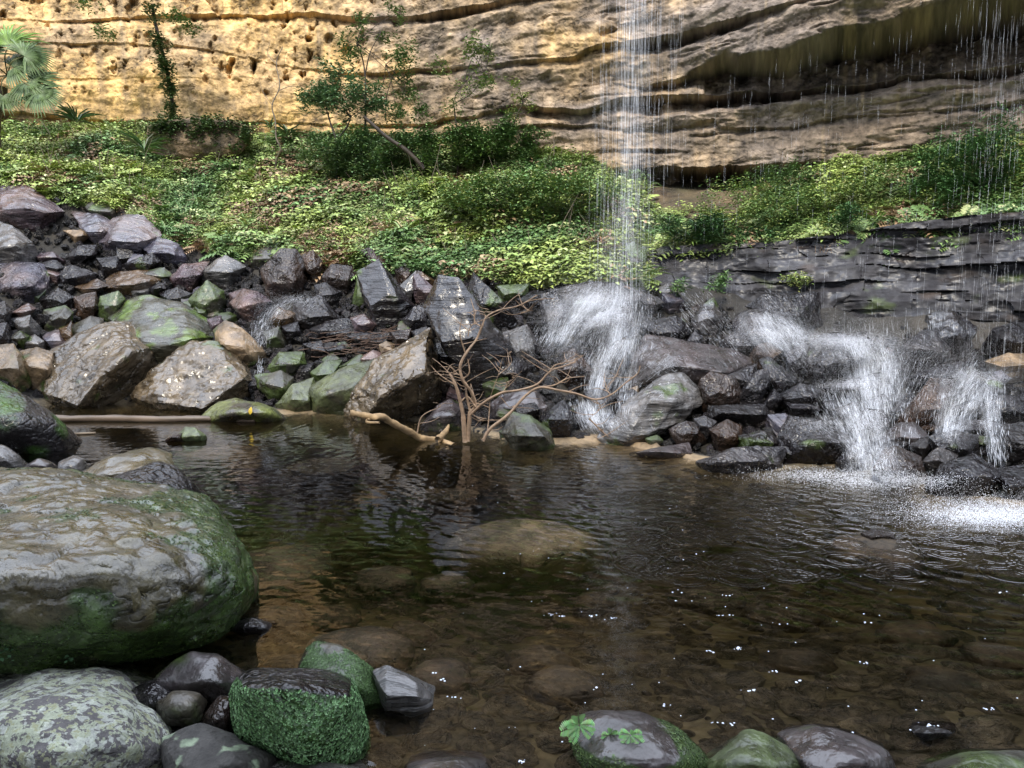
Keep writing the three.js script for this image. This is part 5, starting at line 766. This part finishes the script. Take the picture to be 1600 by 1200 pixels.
shrub('bush', 'bright mossy herb mat in the middle of the ledge shelf', 'bush', 11.9, [], [[660, 620, 70], [760, 600, 70], [860, 610, 70], [950, 620, 70], [1050, 600, 60], [700, 670, 60], [820, 660, 60], [1130, 560, 50], [1190, 540, 40]], 4200, 0.06, [...YELG, ...GREEN], { seed: 102, ox: 800, sc: 2 });
shrub('bush', 'dark ferny tuft at the mouth of the low cave', 'bush', 13.0, [], [[800, 560, 50], [860, 570, 50], [900, 545, 50], [940, 560, 40], [790, 540, 40]], 1300, 0.09, [...DARKG, ...GREEN], { seed: 103, ox: 800, sc: 2, ratio: 0.2 });
shrub('bush', 'small green tufts growing in the ledge crack', 'bush', 10.7, [], [[895, 875, 26], [860, 872, 26], [920, 872, 22]], 420, 0.06, YELG, { seed: 104, ox: 800, sc: 2 });
shrub('bush', 'leafy tuft beside the falling water on the ledge rocks', 'bush', 10.8, [], [[520, 895, 30], [650, 880, 30], [640, 900, 24]], 420, 0.1, GREEN, { seed: 105, ox: 800, sc: 2, ratio: 0.2 });
put(new THREE.Mesh(limb(Z2('500,540 600,630 700,700 780,780').map(([x, y]) => P(400 + x / 2.963, y / 2.963, 14.6)), 0.03, 0.045, 7), mDarkWood), 'fallen_tree', 'thin dark fallen tree stem slanting down through the bushes', 'tree');
{ // rock covered with ivy, and a vine down the cliff
  reseed(111); const D = 16.4, h = []; for (const [x, y] of [[690, 590], [760, 560], [900, 550], [1060, 560], [1140, 590], [1150, 650], [1100, 720], [960, 740], [760, 740], [690, 680]]) { h.push(P(x / 2.963, y / 2.963, D), P(x / 2.963, y / 2.963, D + 0.7)); } h.push(P(320, 225, D - 0.2), P(260, 215, D - 0.15));
  const r = finishRock(h, { c: 'tan', moss: 0.1, mat: 'dry' }); const g = new THREE.Group(); g.position.copy(r.position); r.position.set(0, 0, 0); r.name = 'rock'; g.add(r);
  const bl = []; for (const [x, y, q] of [[700, 600, 40], [760, 580, 50], [830, 570, 50], [900, 575, 50], [980, 570, 55], [1060, 580, 55], [1120, 600, 45], [1130, 640, 40], [800, 630, 50], [900, 620, 45], [1000, 620, 40], [740, 650, 45], [1085, 680, 26], [1000, 660, 22]]) bl.push([P(x / 2.963, y / 2.963, D - 0.15), q / 2.963 * D / F]);
  const geo = leaves(bl, 3000, 0.07, DARKG, 0.7); geo.translate(-g.position.x, -g.position.y, -g.position.z); const m = new THREE.Mesh(geo, mLeaf); m.name = 'ivy'; g.add(m);
  put(g, 'ivy_boulder', 'squat boulder draped in dark ivy at the foot of the ochre cliff', 'boulder', null, 'thing');
  const vb = [], pts = []; for (const [x, y] of [[705, 20], [715, 80], [730, 150], [745, 210], [765, 290], [780, 360], [795, 440], [800, 520], [805, 590]]) { const p = P(x / 2.963, y / 2.963, 17.3); pts.push(p); } for (let i = 0; i < 60; i++) { const k = rnd() * 7.99, q = pts[Math.floor(k)].clone().lerp(pts[Math.floor(k) + 1], k % 1); vb.push([q.add(V(rr(-0.06, 0.06), 0, 0.06)), rr(0.07, 0.17)]); }
  const vg = new THREE.Group(), s = new THREE.Mesh(limb(pts, 0.03, 0.04, 6), mDarkWood); s.name = 'stem'; const lf = new THREE.Mesh(leaves(vb, 2600, 0.075, DARKG, 0.6), mLeaf); lf.name = 'foliage'; vg.add(s, lf); put(vg, 'vine', 'dark leafy vine hanging straight down the ochre cliff', 'vine');
  for (const [x, y, n, t] of [[470, 140, 200, 'small leafy tuft clinging to the ochre cliff left of the vine'], [820, 105, 420, 'sparse leafy tuft clinging to the ochre cliff right of the vine'], [370, 12, 200, 'bright tuft at the top of the ochre cliff']]) { const b = [[P(x / 2.963, y / 2.963, 17.0), 0.22], [P((x + 60) / 2.963, (y + 25) / 2.963, 17.0), 0.2]]; put(new THREE.Mesh(leaves(b, n, 0.08, GREEN, 0.5), mLeaf), 'cliff_plant', t, 'plant'); }
}
function rosette(px, py, D, n, len, label, sd, name = 'strap_plant') { reseed(sd); const l = []; for (let i = 0; i < n; i++) { const a = rr(0, 6.28), up = rr(0.1, 1.1), d = V(Math.cos(a), up, Math.sin(a)).normalize(); l.push([V(0, rr(0, 0.1), 0), d, V(-d.x * d.y, 1, -d.z * d.y).normalize(), len * rr(0.7, 1.1), 0.035, [0.09, 0.15, 0.06].map((z) => z * rr(0.7, 1.2))]); } const m = new THREE.Mesh(leafGeo(l), mLeaf); m.position.copy(P(px, py, D)); put(m, name, label, 'plant'); }
rosette(120, 195, 16.6, 26, 0.6, 'spiky strap-leaved plant in front of the cliff beside the palm', 121); rosette(226, 240, 15.6, 34, 0.6, 'large spiky rosette plant left of the ivy boulder', 122); rosette(450, 215, 16, 30, 0.4, 'short spiky plant right of the bare pale sapling', 123); rosette(424, 205, 16, 16, 0.3, 'tiny spiky plant behind the bare pale sapling', 124);
{ // fan palm
  reseed(131); const D = 15.6, g = new THREE.Group(), c = P(12, 118, D), base = P(-12, 250, D); g.position.copy(base); const loc = (p) => p.clone().sub(base);
  const tr = new THREE.Mesh(limb([V(0, -0.4, 0), loc(P(-8, 190, D)), loc(P(4, 135, D))], 0.13, 0.1, 10), wood(0.16, 0.12, 0.08)); tr.name = 'trunk'; g.add(tr);
  const fr = [[15, 70, 1.5, 0.95], [45, 128, -0.35, 0.85], [-25, 90, 2.4, 0.9], [22, 105, 0.5, 0.8], [-30, 140, 3.4, 0.85], [62, 145, -0.8, 0.7], [5, 150, -1.6, 0.6], [38, 88, 0.7, 0.8]];
  fr.forEach(([px, py, ang, L], i) => {
    const tip = loc(P(px, py, D - 0.15 - 0.1 * (i % 3))), st = loc(c), f = new THREE.Group(); f.name = 'frond'; const pet = new THREE.Mesh(limb([st, st.clone().lerp(tip, 0.5).add(V(0, 0.05, 0.1)), tip], 0.014, 0.01, 5), wood(0.2, 0.22, 0.08)); pet.name = 'stalk'; f.add(pet);
    const l = [], nrm = V(rr(-0.5, 0.5), 0.5, 0.8).normalize(), a0 = V(Math.cos(ang), Math.sin(ang), 0.1); a0.addScaledVector(nrm, -a0.dot(nrm)).normalize(); const b0 = V().crossVectors(nrm, a0);
    for (let k = 0; k < 34; k++) { const t = (k / 33 - 0.5) * 4.2, d = a0.clone().multiplyScalar(Math.cos(t)).addScaledVector(b0, Math.sin(t)).addScaledVector(UP, -0.1).normalize(), v = rr(0.7, 1.3), gl = i === 0 ? [0.16, 0.26, 0.05] : [0.09, 0.14, 0.045]; l.push([tip, d, nrm, L * 0.8 * rr(0.7, 1) * (0.7 + 0.3 * Math.cos(t * 0.5)), 0.05, gl.map((z) => z * v)]); }
    const bl = new THREE.Mesh(leafGeo(l), mLeaf); bl.name = 'leaflets'; f.add(bl); g.add(f);
  });
  put(g, 'fan_palm', 'fan palm with spiky round fronds in front of the ochre cliff', 'palm');
}
// --- moss cushions on the near stones and small ferns
function mossOn(mesh, n, size, cols, sd, label) {
  reseed(sd); const p = mesh.geometry.attributes.position, ms = mesh.geometry.attributes.moss, nr = mesh.geometry.attributes.normal, tri = [], cum = []; let s = 0; const A = V(), B = V(), C = V();
  for (let i = 0; i < p.count; i += 3) { const k = (ms.getX(i) + ms.getX(i + 1) + ms.getX(i + 2)) / 3; if (k < 0.4) continue; A.fromBufferAttribute(p, i); B.fromBufferAttribute(p, i + 1).sub(A); C.fromBufferAttribute(p, i + 2).sub(A); s += B.cross(C).length() * k; tri.push(i); cum.push(s); }
  if (!tri.length) return; const l = []; for (let k = 0; k < 5; k++) { const d = rdir(0.6); l.push([V(0, 0, 0), d, V(-d.x * d.y, 1, -d.z * d.y).normalize(), rr(0.7, 1.1), 0.5, W1]); }
  const im = new THREE.InstancedMesh(leafGeo(l), mLeaf, n), q = new THREE.Object3D(), col = new THREE.Color(), N = V();
  for (let k = 0; k < n; k++) { const r = rnd() * s; let lo = 0, hi = cum.length - 1; while (lo < hi) { const m = (lo + hi) >> 1; cum[m] < r ? lo = m + 1 : hi = m; } const i = tri[lo]; let u = rnd(), v = rnd(); if (u + v > 1) { u = 1 - u; v = 1 - v; } A.fromBufferAttribute(p, i); B.fromBufferAttribute(p, i + 1).sub(A); C.fromBufferAttribute(p, i + 2).sub(A); A.addScaledVector(B, u).addScaledVector(C, v); N.fromBufferAttribute(nr, i); q.position.copy(A); q.quaternion.setFromUnitVectors(UP, N); q.rotateY(rr(0, 6.28)); q.scale.setScalar(size * rr(0.6, 1.4)); q.updateMatrix(); im.setMatrixAt(k, q.matrix); const c = cols[Math.floor(rnd() * cols.length)], w = rr(0.6, 1.4); im.setColorAt(k, col.setRGB(c[0] * w, c[1] * w, c[2] * w)); }
  im.name = 'moss'; im.userData.kind = 'stuff'; if (label) im.userData.label = label; im.castShadow = im.receiveShadow = true; mesh.add(im);
}
mossOn(F1, 30000, 0.007, [[0.035, 0.065, 0.015], [0.05, 0.09, 0.018], [0.025, 0.05, 0.014]], 141, 'dark green moss'); mossOn(F12, 16000, 0.0075, [[0.14, 0.28, 0.11], [0.1, 0.2, 0.07], [0.2, 0.34, 0.16], [0.05, 0.1, 0.04]], 142, 'bright mint green moss'); mossOn(F13, 7000, 0.006, [[0.05, 0.1, 0.025], [0.08, 0.14, 0.05]], 143); mossOn(F17, 9000, 0.006, [[0.04, 0.075, 0.02], [0.06, 0.1, 0.03], [0.09, 0.14, 0.04]], 144);
function fern(px, py, D, fronds, label, sd) { // fronds: [angle, length px]
  reseed(sd); const g = new THREE.Group(); g.position.copy(P(px, py, D));
  for (const [deg, lp] of fronds) { const a = deg * Math.PI / 180, L = lp * D / F, d = V(Math.cos(a), Math.sin(a) * 0.9, 0.35).normalize(), up = V(0, 0.55, 0.85).addScaledVector(d, -d.dot(V(0, 0.55, 0.85))).normalize(), s = V().crossVectors(d, up).normalize(), l = []; for (let k = 1; k < 11; k++) { const f = k / 11, o = d.clone().multiplyScalar(L * f).addScaledVector(UP, -0.25 * f * f * L), len = L * 0.42 * Math.sin(Math.PI * (0.12 + 0.85 * (1 - f))); for (const q of [-1, 1]) l.push([o, s.clone().multiplyScalar(q).addScaledVector(d, 0.5).normalize(), up, len, L * 0.11, [0.22, 0.42, 0.15].map((z) => z * rr(0.8, 1.15))]); } l.push([V(0, 0, 0), d, up, L, L * 0.04, [0.12, 0.2, 0.06]]); const m = new THREE.Mesh(leafGeo(l), mLeaf); m.name = 'frond'; g.add(m); }
  put(g, 'fern', label, 'fern');
}
{ const fd = surf(955, 1140) - 0.02; fern(905, 1133, surf(910, 1138) - 0.03, [[175, 34], [95, 34], [150, 24], [20, 28], [215, 24], [240, 26], [330, 26]], 'small bright fern on the left end of the mossy stone', 151); fern(953, 1150, fd, [[80, 24], [215, 26], [265, 30], [150, 18], [30, 20], [300, 26]], 'small bright fern in the middle of the mossy stone', 152); fern(985, 1148, surf(985, 1150) - 0.02, [[30, 22], [270, 26], [230, 24], [330, 26], [150, 24], [70, 14]], 'small bright fern at the right of the three on the mossy stone', 153); }
reseed(161); for (const [x, y, t] of [[8, 1015, 'small leafy seedling at the far end of the huge boulder flank'], [105, 1022, 'small leafy seedling on the mossy flank of the huge boulder']]) { const d = surf(x, y) - 0.01, l = []; for (let k = 0; k < 16; k++) { const q = rdir(0.3); l.push([V(rr(-0.03, 0.03), rr(-0.05, 0.05), 0.01), q, V(-q.x * q.y, 1, -q.z * q.y).normalize(), rr(0.015, 0.026), 0.016, [0.06, 0.13, 0.06]]); } const m = new THREE.Mesh(leafGeo(l), mLeaf); m.position.copy(P(x, y, d)); put(m, 'seedling', t, 'plant'); }
{ const p = P(391, 648, surf(391, 648) - 0.02), m = new THREE.Mesh(leafGeo([[V(0, 0, 0), V(0.2, 1, 0.2).normalize(), V(0, 0, 1), 0.1, 0.05, [0.7, 0.5, 0.06]]]), mLeaf); m.position.copy(p); put(m, 'fallen_leaf', 'single yellow leaf on the low flat mossy boulder', 'leaf'); }
// ------------------------------------------------------------------ unseen trees behind the viewer, added to block skylight and shade the near stones
[[-6.5, -2.5, 7.2, 2.6], [-1.8, -4.5, 7.8, 2.8], [3.2, -3.2, 7.4, 2.6], [7.6, -1.5, 7.0, 2.6], [-9.5, 2.0, 7.2, 2.4], [-12, -7, 13, 4], [-6, -9, 14, 4.2], [0.5, -10, 14, 4.2], [6.5, -9, 13.5, 4.2], [12.5, -6.5, 13, 4], [15, 1, 12, 3.8], [-15, 1, 12, 3.8]].forEach(([x, z, h, r], i) => {
  reseed(200 + i); const g = new THREE.Group(), bl = []; g.position.set(x, 0.25, -z); const top = V(rr(-0.4, 0.4), h - r * 0.6, -0.6), tr = new THREE.Mesh(limb([V(0, -0.2, 0), V(rr(-0.2, 0.2), h * 0.35, 0), top], 0.2, 0.08, 9), mDarkWood); tr.name = 'trunk'; g.add(tr);
  for (let k = 0; k < 8; k++) { const a = k * 0.8 + rr(0, 0.4), e = V(Math.cos(a) * r * rr(0.4, 0.9), h - r * rr(0.2, 1.2), Math.sin(a) * r * rr(0.4, 0.9) - 0.6); bl.push([e, r * rr(0.45, 0.7)]); const b = new THREE.Mesh(limb([top.clone().multiplyScalar(rr(0.6, 0.95)), top.clone().lerp(e, 0.6), e], 0.06, 0.02, 6), mDarkWood); b.name = 'branch'; g.add(b); }
  const cr = new THREE.Mesh(leaves(bl, 4200, r > 3 ? 0.5 : 0.3, GREEN, 0.5), mLeaf); cr.name = 'crown'; g.add(cr);
  put(g, 'unseen_shade_tree', 'unseen broad leafy tree added for shade on the bank across the pool from the falls', 'tree', 'unseen shade trees on the near bank');
});
console.log('all built');
renderer.render(scene, camera);
